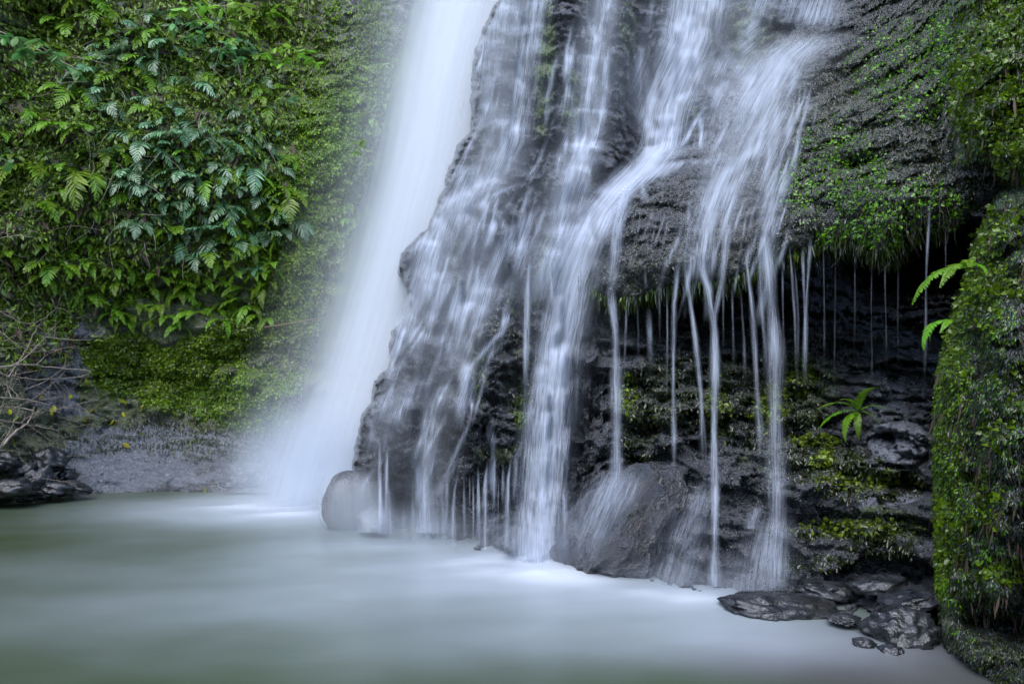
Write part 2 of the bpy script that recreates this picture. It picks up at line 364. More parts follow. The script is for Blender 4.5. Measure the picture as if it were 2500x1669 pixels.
# --- C: the overhanging mossy ledge
C_poly = [(1510, 436), (1560, 395), (1640, 372), (1735, 345), (1752, 275), (1800, 205), (1880, 130), (1960, 50), (2010, -20), (2060, -400), (2900, -400), (2900, 470), (2440, 470), (2380, 500), (2330, 545),
          (2230, 560), (2190, 610), (2150, 625), (2110, 600), (2060, 590), (1990, 600), (1950, 620), (1880, 640), (1800, 680), (1760, 690), (1700, 690), (1640, 700), (1560, 728), (1490, 735), (1440, 715), (1418, 660), (1432, 600), (1452, 540), (1478, 480)]
C_ctrl = [(1450, 500, 8.4), (1430, 680, 8.2), (1600, 450, 8.3), (1600, 650, 7.5), (1760, 320, 8.6), (1800, 500, 7.5), (1800, 660, 7.1), (1900, 150, 9.2), (2000, 300, 7.9), (2000, 550, 6.7), (2000, 0, 9.8), (2200, 0, 8.6), (2200, 300, 6.9), (2200, 550, 6.2),
          (2350, 0, 7.2), (2350, 300, 6.1), (2350, 500, 5.8), (2700, 0, 6.4), (2700, 400, 5.4), (2100, -300, 10.4), (2700, -300, 7.6)]
DC = tps(C_ctrl, GX, GY)
DC = bumpf(DC, [(2000, 230, 120, 30, -.3, -30), (2100, 400, 60, 16, -.3, -10), (2230, 400, 90, 14, -.25, -8), (1850, 300, 120, 100, .2), (1620, 560, 160, 130, .2), (2180, 470, 130, 90, .25), (2130, 210, 200, 20, -.25, -28), (2290, 330, 30, 120, -.3), (2380, 90, 100, 120, .3)])
DC = rockify(DC, 0.08, 0.5, 0.06, 0.35, 0.1, 0.035, 0.4, fac=.22)
DC, maskC = edge_wrap(DC, poly_sd(C_poly, GX, GY), 90, 0.55, 2.4)
mossC = patches([(2150, 350, 260, 200, .5), (2300, 130, 140, 160, .6), (2130, 560, 160, 60, .75), (1980, 480, 100, 90, .45), (1560, 680, 130, 45, .45), (1560, 520, 60, 70, .32), (1750, 230, 20, 60, .5), (2000, 120, 100, 60, .2), (1760, 640, 140, 50, .42)], 0.18)
# --- D: the mossy wall close on the right
D_poly = [(2330, -400), (2325, 0), (2335, 150), (2330, 300), (2328, 400), (2360, 425), (2420, 430), (2440, 470), (2425, 520), (2390, 580), (2370, 660), (2345, 740), (2320, 820), (2300, 880), (2290, 960), (2285, 1100), (2282, 1200), (2288, 1350),
          (2292, 1480), (2300, 1560), (2340, 1620), (2400, 1660), (2420, 1760), (2900, 1800), (2900, -400)]
D_ctrl = [(2330, 0, 6.6), (2330, 300, 5.9), (2500, 0, 5.4), (2500, 300, 5.0), (2700, 0, 4.6), (2400, 500, 5.3), (2500, 600, 4.7), (2360, 800, 4.9), (2500, 900, 4.3), (2700, 900, 3.9), (2300, 1100, 4.9), (2400, 1100, 4.55), (2500, 1200, 4.2), (2300, 1400, 4.9), (2400, 1400, 4.5), (2500, 1450, 4.3),
          (2310, 1570, 4.8), (2420, 1669, 4.25), (2700, 1650, 4.0), (2700, 1300, 3.8), (2700, -300, 4.8), (2350, -300, 7.0)]
DD = tps(D_ctrl, GX, GY)
DD = bumpf(DD, [(2400, 440, 60, 45, -.9), (2480, 450, 60, 30, -.6, -10), (2400, 1510, 55, 40, -.8), (2480, 1530, 60, 60, -.9), (2510, 1400, 40, 60, -.7), (2400, 200, 90, 160, .25), (2450, 1000, 60, 300, .15), (2330, 1450, 50, 60, .15)])
DD = rockify(DD, 0.10, 0.4, 0.06, 0.3, 0.1, 0.03, 0.4, fac=.3)
DD, maskD = edge_wrap(DD, poly_sd(D_poly, GX, GY), 60, 0.4, 1.8)
mossD = patches([(2470, 650, 30, 90, .2), (2460, 850, 60, 120, .25), (2450, 1500, 120, 60, .1), (2380, 1150, 60, 200, .35), (2480, 1250, 40, 90, .1), (2420, 250, 40, 100, .3)], 0.62)

cliffA = sheet('fern_cliff', DA, maskA, MAT['fernwall'], mossA, 'dark mossy cliff covered in ferns left of the white fall', patches([(330, 1120, 280, 90, .75, -5), (150, 880, 90, 70, .8, 40), (230, 1000, 80, 110, .75), (620, 1130, 160, 50, .35)], 0))
cliffB = sheet('cascade_cliff', DB, maskB & (GX < 2560), MAT['cascade'], mossB, 'stepped blue-grey rock face with water running down it', patches([(2190, 1075, 85, 60, .9), (2170, 980, 60, 60, .5), (2150, 1225, 120, 16, .7, -6), (2120, 1420, 60, 12, .7, -8), (1560, 1180, 70, 60, .4)], 0))
cliffC = sheet('overhanging_cliff', DC, maskC, MAT['over'], mossC, 'glistening mossy rock overhang above the dark hollow')
cliffD = sheet('mossy_wall', DD, maskD, MAT['wall'], mossD, 'near green moss-covered rock wall on the right')

def visible(*pairs):
    V = np.full(GX.shape, 99.0)
    for D, m in pairs: V = np.where(m & (D < V), D, V)
    return V
DV_ABC = visible((DA, maskA), (DB, maskB), (DC, maskC))
DV_all = visible((DA, maskA), (DB, maskB), (DC, maskC), (DD, maskD))
def sample(A, px, py):
    fx = np.clip((np.asarray(px, float) - gx[0]) / G, 0, len(gx) - 1.001); fy = np.clip((np.asarray(py, float) - gy[0]) / G, 0, len(gy) - 1.001)
    i = fx.astype(int); j = fy.astype(int); a = fx - i; b = fy - j
    return (A[j, i] * (1 - a) + A[j, i + 1] * a) * (1 - b) + (A[j + 1, i] * (1 - a) + A[j + 1, i + 1] * a) * b

BOULD = [(846, 1225, 8.95, .30, .30, .42), (1515, 1300, 7.0, .50, .55, .60)]
# surface water follows: in front of the rock, and falls free under every lip
def minfilt(A, n):
    for _ in range(n):
        B = A.copy(); B[1:] = np.minimum(B[1:], A[:-1]); B[:-1] = np.minimum(B[:-1], A[1:])
        C = B.copy(); C[:, 1:] = np.minimum(C[:, 1:], B[:, :-1]); C[:, :-1] = np.minimum(C[:, :-1], B[:, 1:]); A = C
    return A
DW = minfilt(np.where(maskB | maskC, visible((DB, maskB), (DC, maskC)), 99), 2)
for j in range(1, DW.shape[0]):
    DW[j] = np.minimum(DW[j], DW[j - 1] + 0.0008 * G)
DW = blur(minfilt(np.minimum(DW, 13), 1), 2) - 0.03
DWB = minfilt(np.where(maskB, DB, 99), 2)
for j in range(1, DWB.shape[0]):
    DWB[j] = np.minimum(DWB[j], DWB[j - 1] + 0.0008 * G)
DWB = blur(minfilt(np.minimum(DWB, 13), 1), 2) - 0.03
LEDGE = -np.gradient(blur(np.minimum(DW, 13), 1), axis=0) / G
for e in BOULD:
    q = 1 - ((GX - e[0]) / (1.15 * e[3] * F / e[2])) ** 2 - ((GY - e[1]) / (1.15 * e[5] * F / e[2])) ** 2
    DW = np.where(q > 0, np.minimum(DW, e[2] - e[4] * np.sqrt(np.clip(q, 0, 1)) * 1.08 - .04), DW)

# ---------------------------------------------------------------- pool and gorge bank
def gridmesh(nx, ny): 
    i = np.arange(ny - 1)[:, None] * nx + np.arange(nx - 1)[None]
    return np.stack([i, i + 1, i + nx + 1, i + nx], -1).reshape(-1, 4)
nx_, ny_ = 320, 300
xs = np.linspace(-9, 7, nx_); ys = 13.2 - (np.linspace(0, 1, ny_) ** 1.0) * 17.2
XX, YY = np.meshgrid(xs, ys)
def wpt(px, py): 
    d = float(zdepth(py)); p = pt(px, py, d); return p[0], p[1]
foam = np.zeros_like(XX)
def addfoam(px, py, rx, ry, v, ang=0):
    global foam
    x0, y0 = wpt(px, py); a = R(ang)
    dx = XX - x0; dy = YY - y0; x = dx * math.cos(a) + dy * math.sin(a); y = -dx * math.sin(a) + dy * math.cos(a)
    wob = 0.25 * fbm(np.stack([XX * 0.8, YY * 0.8, XX * 0 + px], -1), 3)
    foam = 1 - (1 - foam) * (1 - v * np.exp(-((x / rx) ** 2 + (y / ry) ** 2) * (1 + wob)))
addfoam(760, 1235, 1.9, 1.6, 1.0)
addfoam(600, 1250, 1.9, .7, .5)
addfoam(950, 1330, 1.3, .6, .5)
addfoam(1100, 1390, 1.8, .8, .4)
addfoam(1300, 1390, .95, .7, 1.0)
addfoam(1300, 1385, .5, .4, 1.0)
addfoam(1500, 1450, 1.1, .5, .55)
addfoam(1690, 1460, .45, .25, .8)
addfoam(1700, 1470, 1.0, .4, .4)
addfoam(1800, 1540, 1.0, .45, .45, -20)
addfoam(900, 1470, 2.6, .6, .22)
addfoam(550, 1390, 2.4, .7, .2)
addfoam(1100, 1560, 3.0, .7, .16)
addfoam(700, 1480, 3.0, .5, .14, 8)
addfoam(1500, 1560, 1.4, .5, .3)
flown = fbm(np.stack([XX * 0.7 + YY * 0.5, YY * 1.3 - XX * .3, XX * 0], -1), 4)
foam = np.clip(foam + 0.30 * flown * (0.18 + foam), 0, 1)
brown = sstep(1.5, .3, ((XX - wpt(2150, 1600)[0]) / 1.2) ** 2 + ((YY - wpt(2150, 1600)[1]) / 0.6) ** 2)
ZZ = 0.012 * fbm(np.stack([XX * .7, YY * 1.2, XX * 0 + 4], -1), 3) + 0.05 * foam ** 2
Mw = NT('pool water'); P = Mw.geo()
deep = Mw.mixc(Mw.ramp(Mw.noise(P, 0.45, 3), 0.3, 0.7), (0.038, 0.062, 0.018), (0.068, 0.090, 0.058))
deep = Mw.mixc(Mw.attr('silt'), deep, (0.062, 0.062, 0.056))
colw = Mw.mixc(Mw.attr('foam'), deep, (0.48, 0.54, 0.62))
colw = Mw.mixc(Mw.ramp(Mw.attr('foam'), 0.75, 1.1), colw, (0.78, 0.82, 0.88))
bw = Mw.n('ShaderNodeBsdfPrincipled'); Mw.l(colw, bw.inputs['Base Color']); bw.inputs['Roughness'].default_value = 0.32
bw.inputs['IOR'].default_value = 1.33
mpw = Mw.n('ShaderNodeMapping'); mpw.inputs['Scale'].default_value = (1.5, 5, 1); Mw.l(P, mpw.inputs[0])
bpw = Mw.n('ShaderNodeBump'); bpw.inputs['Strength'].default_value = 0.02; bpw.inputs['Distance'].default_value = 0.1
Mw.l(Mw.noise(mpw.outputs[0], 1.2, 3), bpw.inputs['Height']); Mw.l(bpw.outputs[0], bw.inputs['Normal'])
Mw.l(bw.outputs[0], Mw.out.inputs[0])
pool = mesh_np('pool_water', np.stack([XX, YY, ZZ], -1).reshape(-1, 3), gridmesh(nx_, ny_)[:, ::-1], Mw.m, attrs={'foam': foam.ravel(), 'silt': brown.ravel()})
tag(pool, 'smooth milky green plunge pool with white foam where the falls land', 'water', None, 'structure')

# gorge banks and ground that close the place behind the camera and at the sides
def bank():
    n = 120; th = np.linspace(R(-228), R(48), n); hs = np.linspace(0, 1, 40)
    T, H = np.meshgrid(th, hs)
    rad = 9.0 + 9.0 * H + 1.5 * fbm(np.stack([np.cos(T) * 3, np.sin(T) * 3, H * 3], -1), 3)
    X = np.cos(T) * rad * 1.0; Yc = 3.0 + np.sin(T) * rad * 0.9; Z = -1.2 + (9.5 - 4.4 * np.clip(-np.sin(T), 0, 1)) * H + 0.8 * fbm(np.stack([X * .4, Yc * .4, H * 4], -1), 3)
    V = np.stack([X, Yc, Z], -1).reshape(-1, 3)
    o = mesh_np('unseen_gorge_bank', V, gridmesh(n, 40), MAT['bank'], attrs={'moss': np.ones(len(V))})  # unseen; put in, and its height set, to cut low sky light
    tag(o, 'unseen dark green gorge bank added to block low sky light', 'bank', None, 'structure')
    s = 60.0
    g = mesh_np('ground', np.array([(-s, -s, -1.3), (s, -s, -1.3), (s, s, -1.3), (-s, s, -1.3)]), np.array([(0, 1, 2, 3)]), MAT['bank'])
    tag(g, 'dark ground under the pool and banks', 'ground', None, 'structure')
bank()
def side_wall(name, path, h, lean, label):
    p = np.array(path, float); t = np.linspace(0, len(p) - 1, 150); n = 90
    x = np.interp(t, range(len(p)), p[:, 0]); y = np.interp(t, range(len(p)), p[:, 1]); k = np.gradient(np.stack([x, y], -1), axis=0); k /= np.linalg.norm(k, axis=1)[:, None]
    H = np.linspace(-.6, h, n)[:, None]; X = x[None] + H * 0; Y = y[None] + H * 0; Z = H + X * 0; P = np.stack([X, Y, Z], -1)
    d = .5 * fbm(P * .8, 3) + .25 * facets(P * 2.2, 1.0) + .08 * fbm(P * 4, 3)
    nx = k[None, :, 1]; ny = -k[None, :, 0]; P = np.stack([X + nx * (d + lean * H * .1), Y + ny * (d + lean * H * .1), Z], -1)
    o = mesh_np(name, P.reshape(-1, 3), gridmesh(150, n), MAT['wall'], attrs={'moss': np.clip(.7 + .6 * fbm(P * 1.2, 3), 0, 1).ravel(), 'pale': np.zeros(150 * n)}); tag(o, label, 'bank', None, 'structure')
side_wall('unseen_gorge_bank', [(3.2, 5.0), (3.7, 3.6), (4.7, 1.6), (5.6, -1.5), (6.2, -6), (7, -9)], 6.5, -1, 'mossy rock bank running back from the near wall')
side_wall('unseen_gorge_bank', [(-9.0, 11.8), (-9.4, 9.6), (-9.8, 7), (-9.8, 3), (-9, -3), (-8.5, -7)], 7, 1, 'mossy rock bank running back from the fern cliff')

# ---------------------------------------------------------------- falling water
MAT['fall'] = water_fall_material('white falling water', (0.76, 0.84, 1.0), 0.8, 3.4)
MAT['soft'] = water_fall_material('soft white curtain water', (0.85, 0.91, 1.0), 0.12, 2.0)
def paint(shape_x, shape_y, strokes, name_soft=True):
    """strokes: list of ([(px,py,halfwidth,alpha),...], hardness[, skew]) monotone in py"""
    a = np.zeros((len(shape_y), len(shape_x)))
    for st in strokes:
        p = np.array(st[0], float); hard = st[1]
        ok = (shape_y >= p[0, 1]) & (shape_y <= p[-1, 1])
        y = shape_y[ok]
        if not len(y): continue
        cx = np.interp(y, p[:, 1], p[:, 0]); w = np.interp(y, p[:, 1], p[:, 2]); al = np.interp(y, p[:, 1], p[:, 3])
        # rounded corners
        k = min(len(y) // 2 * 2 - 1, 11)
        if k > 2:
            ker = np.ones(k) / k
            cx = np.convolve(np.pad(cx, k // 2, 'edge'), ker, 'valid'); w = np.convolve(np.pad(w, k // 2, 'edge'), ker, 'valid')
        fl = min(60.0, 0.35 * (p[-1, 1] - p[0, 1]))
        if p[0, 1] > 0: al = al * sstep(0, fl, y - p[0, 1])
        if p[-1, 1] < 1290: al = al * sstep(0, fl, p[-1, 1] - y)
        lo = max(0, np.searchsorted(shape_x, (cx - 3 * w).min())); hi = np.searchsorted(shape_x, (cx + 3 * w).max())
        dx = (shape_x[None, lo:hi] - cx[:, None]) / w[:, None]
        s = np.minimum(al, 1.15)[:, None] * (0.62 if w.max() > 30 and name_soft else 0.85) * np.exp(-np.abs(dx) ** hard)
        rows = np.where(ok)[0]
        a[rows[0]:rows[-1] + 1, lo:hi] = 1 - (1 - a[rows[0]:rows[-1] + 1, lo:hi]) * (1 - s)
    return a
def film(name, strokes, centre, label, cat='waterfall', group=None, depth=None, res=3.0, mat='fall', extra=None, uvs=(9.0, 160.0), push=0.0, kind=None, lipboost=0.5):
    pts = np.concatenate([np.array(s[0], float) for s in strokes])
    x0 = (pts[:, 0] - 2.6 * pts[:, 2]).min(); x1 = (pts[:, 0] + 2.6 * pts[:, 2]).max()
    X = np.arange(x0, x1 + res, res); Y = np.arange(pts[:, 1].min(), pts[:, 1].max() + res, res)
    A = np.clip(paint(X, Y, strokes, name not in ('waterfall', 'spray_veil', 'chute_fall')), 0, 1)
    if name in ('waterfall', 'spray_veil'): A = A * sstep(1300, 1180, Y)[:, None]
    XX_, YY_ = np.meshgrid(X, Y)
    if extra is not None: A = extra(A, XX_, YY_)
    if callable(depth): D = depth(XX_, YY_)
    else: D = sample(DW if depth is None else depth, XX_, YY_) - push
    if depth is None and lipboost:
        g = sample(LEDGE, XX_, YY_)                           # ledges where the water spreads out and shows white
        A = np.clip(A * (1 + lipboost * (1.5 * sstep(0.004, 0.03, g) - 0.35)), 0, 1)
    P = pt(XX_, YY_, D)
    m = (A > 0.012) & (P[..., 2] > -0.06) & (D < 40)
    q = m[:-1, :-1] | m[1:, :-1] | m[:-1, 1:] | m[1:, 1:]
    good = (D < 40) & (P[..., 2] > -0.12); q &= good[:-1, :-1] & good[1:, :-1] & good[:-1, 1:] & good[1:, 1:]
    use = np.zeros_like(m); use[:-1, :-1] |= q; use[1:, :-1] |= q; use[:-1, 1:] |= q; use[1:, 1:] |= q
    idx = -np.ones(m.shape, int); idx[use] = np.arange(use.sum())
    Fq = np.stack([idx[:-1, :-1][q], idx[1:, :-1][q], idx[1:, 1:][q], idx[:-1, 1:][q]], -1)
    c = np.array(centre, float); xc = np.interp(YY_, c[:, 1], c[:, 0]) if len(c) else XX_ * 0
    UV = np.stack([(XX_ - xc) / uvs[0] + hash(name + label) % 97, YY_ / uvs[1]], -1)
    o = mesh_np(name, P[use], Fq, MAT[mat], attrs={'dens': A[use]}, uv=UV[use], origin=tuple(P[use].mean(0)))
    if len(pts) and cat: tag(o, label, cat, group, kind)
    return o

# main white fall, three curtains one behind the other
def fall_depth(off):
    return lambda x, y: 13.2 - off + (np.clip(y, -320, 1300) - 0) / 1250 * -2.9 + 0.0009 * (x - np.interp(y, [0, 1250], [1120, 820])) + 0.05 * np.sin(x / 37 + y / 300 + off * 5)
c_main = [(1150, -300), (1120, 0), (1075, 200), (1035, 400), (985, 600), (925, 800), (865, 1000), (815, 1150), (780, 1290)]
def mainstroke(dx, w, al, k=1.0):
    ws = [105, 110, 112, 112, 116, 120, 128, 150, 185]
    return [(x + dx, y, ww * w, al * a) for (x, y), ww, a in zip(c_main, ws, (1, 1, 1, 1, 1, 1, 1, 1, .9))]
wf = film('waterfall', [(mainstroke(25, .95, 1.3), 3.2)], c_main, 'broad white curtain of water plunging beside the fern cliff', group=None, depth=fall_depth(0), res=7, mat='soft', uvs=(30., 900.))
s2 = film('spray_veil', [(mainstroke(-28, 1.18, 0.55), 2.0)], c_main, '', cat=None, depth=fall_depth(0.45), res=8, mat='soft', uvs=(36., 900.))
s3 = film('spray_veil', [(mainstroke(-20, 1.3, 0.15), 1.9)], c_main, '', cat=None, depth=fall_depth(0.9), res=8, mat='soft', uvs=(60., 1200.))
for s in (s2, s3):
    s.location = Vector(s.location) - Vector(wf.location); s.parent = wf

# a tangle of small streams traced down the relief of the cascade
Dsm = blur(DWB, 3)
gxD = np.gradient(Dsm, axis=1) / G
def trace(x, y, y1, w, al, drift=-0.10, k=9.0, jitter=0.25):
    path = []; vx = drift; y0 = y
    while y < y1:
        g = float(sample(gxD, x, y)); vx = 0.8 * vx + 0.2 * (np.clip(k * 4 * g, -1.1, 1.1) + drift) + jitter * rng.normal() * 0.25
        t = (y - y0) / max(y1 - y0, 1)
        path.append((x, y, w * (0.7 + 0.6 * abs(math.sin(y / 31 + x / 17))), al * (0.55 + 0.45 * math.sin(y / 23 + w)) * min(1, (y - y0) / 40 + .1) * min(1, (y1 - y) / 40 + .1)))
        y += 6; x += vx * 6
    return (path, 2.0)
def sil(y): return np.interp(y, [-300, 0, 110, 250, 320, 460, 560, 620, 655, 710, 808, 900, 985, 1060, 1140, 1240], [1290, 1230, 1170, 1152, 1160, 1092, 1052, 985, 980, 1006, 958, 955, 910, 880, 864, 878])
def clipB(A, X, Y): return A * sstep(-8, 3, X - sil(Y))
def streams(seed, n, xr, yr, length, wr, ar, drift=-0.15):
    global rng
    rng = np.random.default_rng(seed); out = []
    for i in range(n):
        y = rng.uniform(*yr); f = (y - yr[0]) / (yr[1] - yr[0] + 1)
        x = rng.uniform(xr[0] + (xr[2] - xr[0]) * f, xr[1] + (xr[3] - xr[1]) * f)
        out.append(trace(x, y, y + rng.uniform(*length), rng.uniform(*wr), rng.uniform(*ar), drift))
    return out
left_c = [(1260, -100), (1240, 0), (1215, 200), (1190, 350), (1110, 520), (1050, 700), (1010, 850), (960, 1000), (930, 1150), (930, 1300)]
st = [([(1230, -80, 60, .8), (1200, 60, 48, .65), (1190, 150, 30, .25), (1180, 330, 30, .2)], 2.2),
      ([(1330, -80, 30, .8), (1300, 60, 26, .8), (1285, 160, 26, .62), (1280, 230, 32, .55), (1262, 290, 36, .5), (1250, 340, 34, .75), (1215, 400, 40, .7), (1170, 450, 44, .72), (1120, 500, 40, .6), (1080, 560, 38, .6), (1040, 620, 34, .5), (1025, 700, 26, .7), (1015, 740, 22, .6), (980, 830, 30, .4), (960, 900, 26, .35)], 2),
      ([(1150, 380, 40, .5), (1120, 440, 36, .4), (1090, 520, 34, .5), (1060, 580, 26, .65), (1040, 640, 30, .55), (1030, 730, 24, .6), (1010, 800, 20, .4)], 2),
      ([(1140, 100, 14, .3), (1118, 180, 14, .45), (1112, 300, 16, .25)], 2), ([(1280, 440, 8, .6), (1240, 462, 14, .7), (1190, 480, 12, .5), (1160, 520, 10, .3)], 2),
      ([(1130, 492, 50, .35), (1180, 500, 40, .45), (1225, 525, 9, .55), (1236, 570, 8, .5), (1228, 640, 12, .3)], 2),
      ([(1225, 580, 12, .5), (1205, 660, 16, .55), (1170, 700, 26, .5), (1140, 735, 26, .6), (1110, 790, 22, .35), (1090, 900, 18, .3)], 2),
      ([(1215, 660, 14, .5), (1190, 730, 16, .6), (1160, 790, 14, .4), (1140, 850, 12, .45), (1135, 960, 10, .5), (1120, 1010, 16, .3)], 2),
      ([(1260, 780, 14, .35), (1220, 812, 8, .55), (1180, 860, 8, .5), (1140, 900, 10, .55), (1128, 960, 12, .5), (1120, 1060, 12, .3)], 2),
      ([(1040, 900, 30, .4), (1000, 960, 26, .3), (975, 1000, 14, .5), (965, 1060, 16, .3)], 2),
      ([(960, 940, 16, .5), (930, 1000, 22, .4), (915, 1060, 22, .3), (900, 1130, 20, .25)], 2),
      ([(1090, 920, 20, .35), (1060, 1000, 12, .45), (1045, 1080, 12, .45), (1038, 1180, 18, .5), (1036, 1300, 22, .5)], 2)]
st += streams(3, 60, (1150, 1300, 1010, 1180), (-60, 700), (120, 420), (2, 9), (.25, .7), -.22)
st += streams(4, 60, (1040, 1280, 900, 1220), (450, 1100), (80, 300), (2, 8), (.2, .65), -.22)
lf = film('cascade_stream', st, left_c, 'misty sheet of streams stepping down the rock edge beside the white fall', group='cascades over the stepped rock face', extra=clipB, res=2.6, mat='fall')
sv = film('soft_veil', [([(1240, -80, 80, .55), (1220, 60, 70, .5), (1215, 250, 62, .4), (1205, 400, 72, .42), (1130, 520, 74, .42), (1060, 680, 60, .36), (1010, 860, 56, .32), (960, 1000, 60, .25), (920, 1150, 50, .2), (915, 1290, 50, .3)], 2.5),
      ([(1180, 560, 40, .2), (1150, 760, 60, .34), (1110, 900, 60, .3), (1060, 1050, 60, .25), (1040, 1300, 60, .35)], 2.4)], left_c, '', cat=None, extra=clipB, res=5, mat='soft', lipboost=.5, push=.04)
sv.location = Vector(sv.location) - Vector(lf.location); sv.parent = lf
mid_c = [(1490, -60), (1460, 150), (1430, 330), (1380, 480), (1330, 650), (1290, 900)]
st = [([(1490, -60, 20, .7), (1470, 40, 24, .5), (1455, 130, 18, .55), (1440, 165, 24, .6), (1445, 240, 28, .45), (1430, 330, 32, .6), (1425, 390, 34, .55), (1390, 460, 30, .5), (1370, 560, 26, .5), (1350, 620, 24, .3)], 2.2),
      ([(1485, 100, 10, .6), (1478, 160, 8, .6), (1478, 240, 7, .7), (1462, 310, 8, .55), (1440, 360, 8, .7), (1430, 440, 12, .5), (1415, 520, 10, .4)], 2),
      ([(1420, 130, 10, .5), (1440, 140, 34, .6), (1450, 150, 34, .3)], 2), ([(1415, 262, 14, .4), (1445, 268, 34, .75), (1450, 280, 34, .3)], 2), ([(1400, 345, 20, .4), (1425, 358, 30, .7), (1430, 376, 30, .3)], 2),
      ([(1400, 400, 8, .6), (1385, 440, 10, .5), (1375, 500, 8, .6), (1350, 560, 8, .3)], 2), ([(1385, 560, 18, .35), (1360, 640, 22, .35), (1330, 690, 30, .3), (1300, 730, 16, .3)], 2),
      ([(1330, 505, 20, .3), (1290, 525, 24, .5), (1275, 560, 8, .5), (1268, 640, 7, .3)], 2)]
st += streams(9, 46, (1380, 1500, 1270, 1400), (-40, 560), (100, 300), (2, 8), (.25, .6), -.18)
lf = film('cascade_stream', st, mid_c, 'narrow stepped stream threading between two dark mossy rock ribs at the top centre', group='cascades over the stepped rock face', res=2.6)
sv = film('soft_veil', [([(1490, -80, 44, .4), (1450, 150, 44, .34), (1430, 330, 50, .34), (1390, 450, 56, .36), (1340, 600, 50, .3), (1290, 760, 44, .2)], 2.4)], mid_c, '', cat=None, res=5, mat='soft', lipboost=.5, push=.04)
sv.location = Vector(sv.location) - Vector(lf.location); sv.parent = lf
# the chute that turns left over the shoulder and drops to the pool
chute = [(1720, -80), (1690, 100), (1620, 260), (1600, 360), (1560, 410), (1500, 470), (1460, 520), (1425, 600), (1390, 700), (1360, 850), (1345, 1000), (1330, 1200), (1320, 1360)]
st = [([(1720, -80, 62, .9), (1690, 60, 58, .85), (1660, 180, 56, .75), (1640, 260, 52, .62), (1625, 340, 44, .5), (1600, 390, 44, .75), (1560, 420, 44, .85), (1500, 470, 44, .85), (1465, 520, 40, .92), (1425, 600, 42, .92), (1392, 700, 46, .9), (1368, 850, 46, .82), (1350, 1000, 46, .75), (1330, 1200, 44, .68), (1320, 1375, 46, .8)], 2.6),
      ([(1690, 60, 24, .5), (1640, 260, 22, .4), (1590, 400, 22, .6), (1500, 470, 22, .6), (1425, 600, 24, .6), (1368, 850, 24, .5), (1330, 1200, 24, .45), (1320, 1375, 26, .5)], 2),
      ([(1600, 180, 10, .5), (1590, 260, 12, .85), (1582, 340, 14, .9), (1575, 400, 18, .6)], 2), ([(1562, 90, 6, .2), (1562, 150, 13, .65), (1568, 260, 22, .45), (1575, 350, 24, .2)], 2.4),
      ([(1850, 380, 30, .35), (1740, 385, 60, .45), (1660, 395, 50, .6), (1590, 425, 40, .6), (1540, 455, 30, .4)], 2), ([(1500, 480, 50, .6), (1450, 540, 50, .5), (1380, 600, 50, .5), (1320, 680, 34, .3), (1290, 760, 26, .2)], 2),
      ([(1340, 800, 22, .4), (1315, 950, 22, .35), (1295, 1120, 24, .45), (1285, 1250, 24, .45), (1280, 1365, 26, .5)], 2), ([(1710, 270, 6, .5), (1712, 330, 5, .6), (1708, 385, 5, .6)], 2),
      ([(1640, 270, 8, .3), (1638, 330, 7, .5), (1636, 385, 8, .5)], 2), ([(1775, 100, 26, .5), (1760, 200, 26, .35), (1742, 300, 26, .3), (1700, 380, 30, .35)], 2)]
st += streams(5, 22, (1600, 1760, 1560, 1700), (-60, 300), (100, 250), (2, 10), (.25, .5), -.1)
film('chute_fall', st, chute, 'brightest narrow chute curving left round the shoulder of the overhang and dropping into the pool', res=2.8, lipboost=.25)
# veil over the bulge of the overhang
veil = [(2030, -60), (1990, 60), (1900, 140), (1840, 240), (1790, 340), (1740, 450), (1705, 560), (1690, 700)]
st = [([(2040, 70, 60, .55), (1960, 110, 62, .8), (1900, 160, 58, .85), (1855, 230, 56, .7), (1830, 300, 56, .55), (1800, 360, 56, .45), (1760, 430, 46, .5), (1730, 500, 34, .45), (1700, 600, 34, .3), (1690, 700, 26, .25)], 2.2),
      ([(1900, 230, 30, .6), (1890, 320, 34, .55), (1880, 400, 26, .6), (1875, 500, 20, .6), (1868, 600, 14, .55), (1878, 700, 12, .4)], 2), ([(1880, 330, 10, .7), (1810, 390, 18, .75), (1760, 440, 16, .8), (1738, 500, 14, .7), (1722, 600, 12, .6), (1712, 700, 8, .4)], 2),
      ([(1850, 380, 12, .5), (1790, 460, 16, .6), (1775, 540, 10, .6), (1770, 620, 8, .5), (1755, 700, 7, .4)], 2),
      ([(1530, 440, 12, .5), (1520, 480, 13, .7), (1508, 560, 13, .6), (1498, 640, 12, .6), (1494, 720, 12, .5)], 2.2), ([(1560, 430, 20, .2), (1535, 460, 12, .4), (1520, 520, 12, .3)], 2),
      ([(1910, -60, 60, .5), (1960, 20, 70, .5), (1990, 80, 70, .4)], 2), ([(2010, -60, 50, .45), (2010, 20, 40, .4), (1990, 90, 40, .4)], 2), ([(1860, -60, 30, .45), (1850, 30, 26, .35), (1820, 120, 20, .4), (1795, 220, 20, .35)], 2)]
Dsm = blur(DW, 3); gxD = np.gradient(Dsm, axis=1) / G
st += streams(21, 70, (1800, 2010, 1640, 1930), (100, 580), (100, 330), (1.6, 7), (.2, .6), -.2)
st += streams(22, 24, (1500, 1700, 1440, 1680), (430, 620), (80, 200), (1.5, 4), (.15, .35), -.1)
lf = film('veil_fall', st, veil, 'wide lacy veil spreading down the bulging face of the mossy overhang', res=2.6, lipboost=.2)
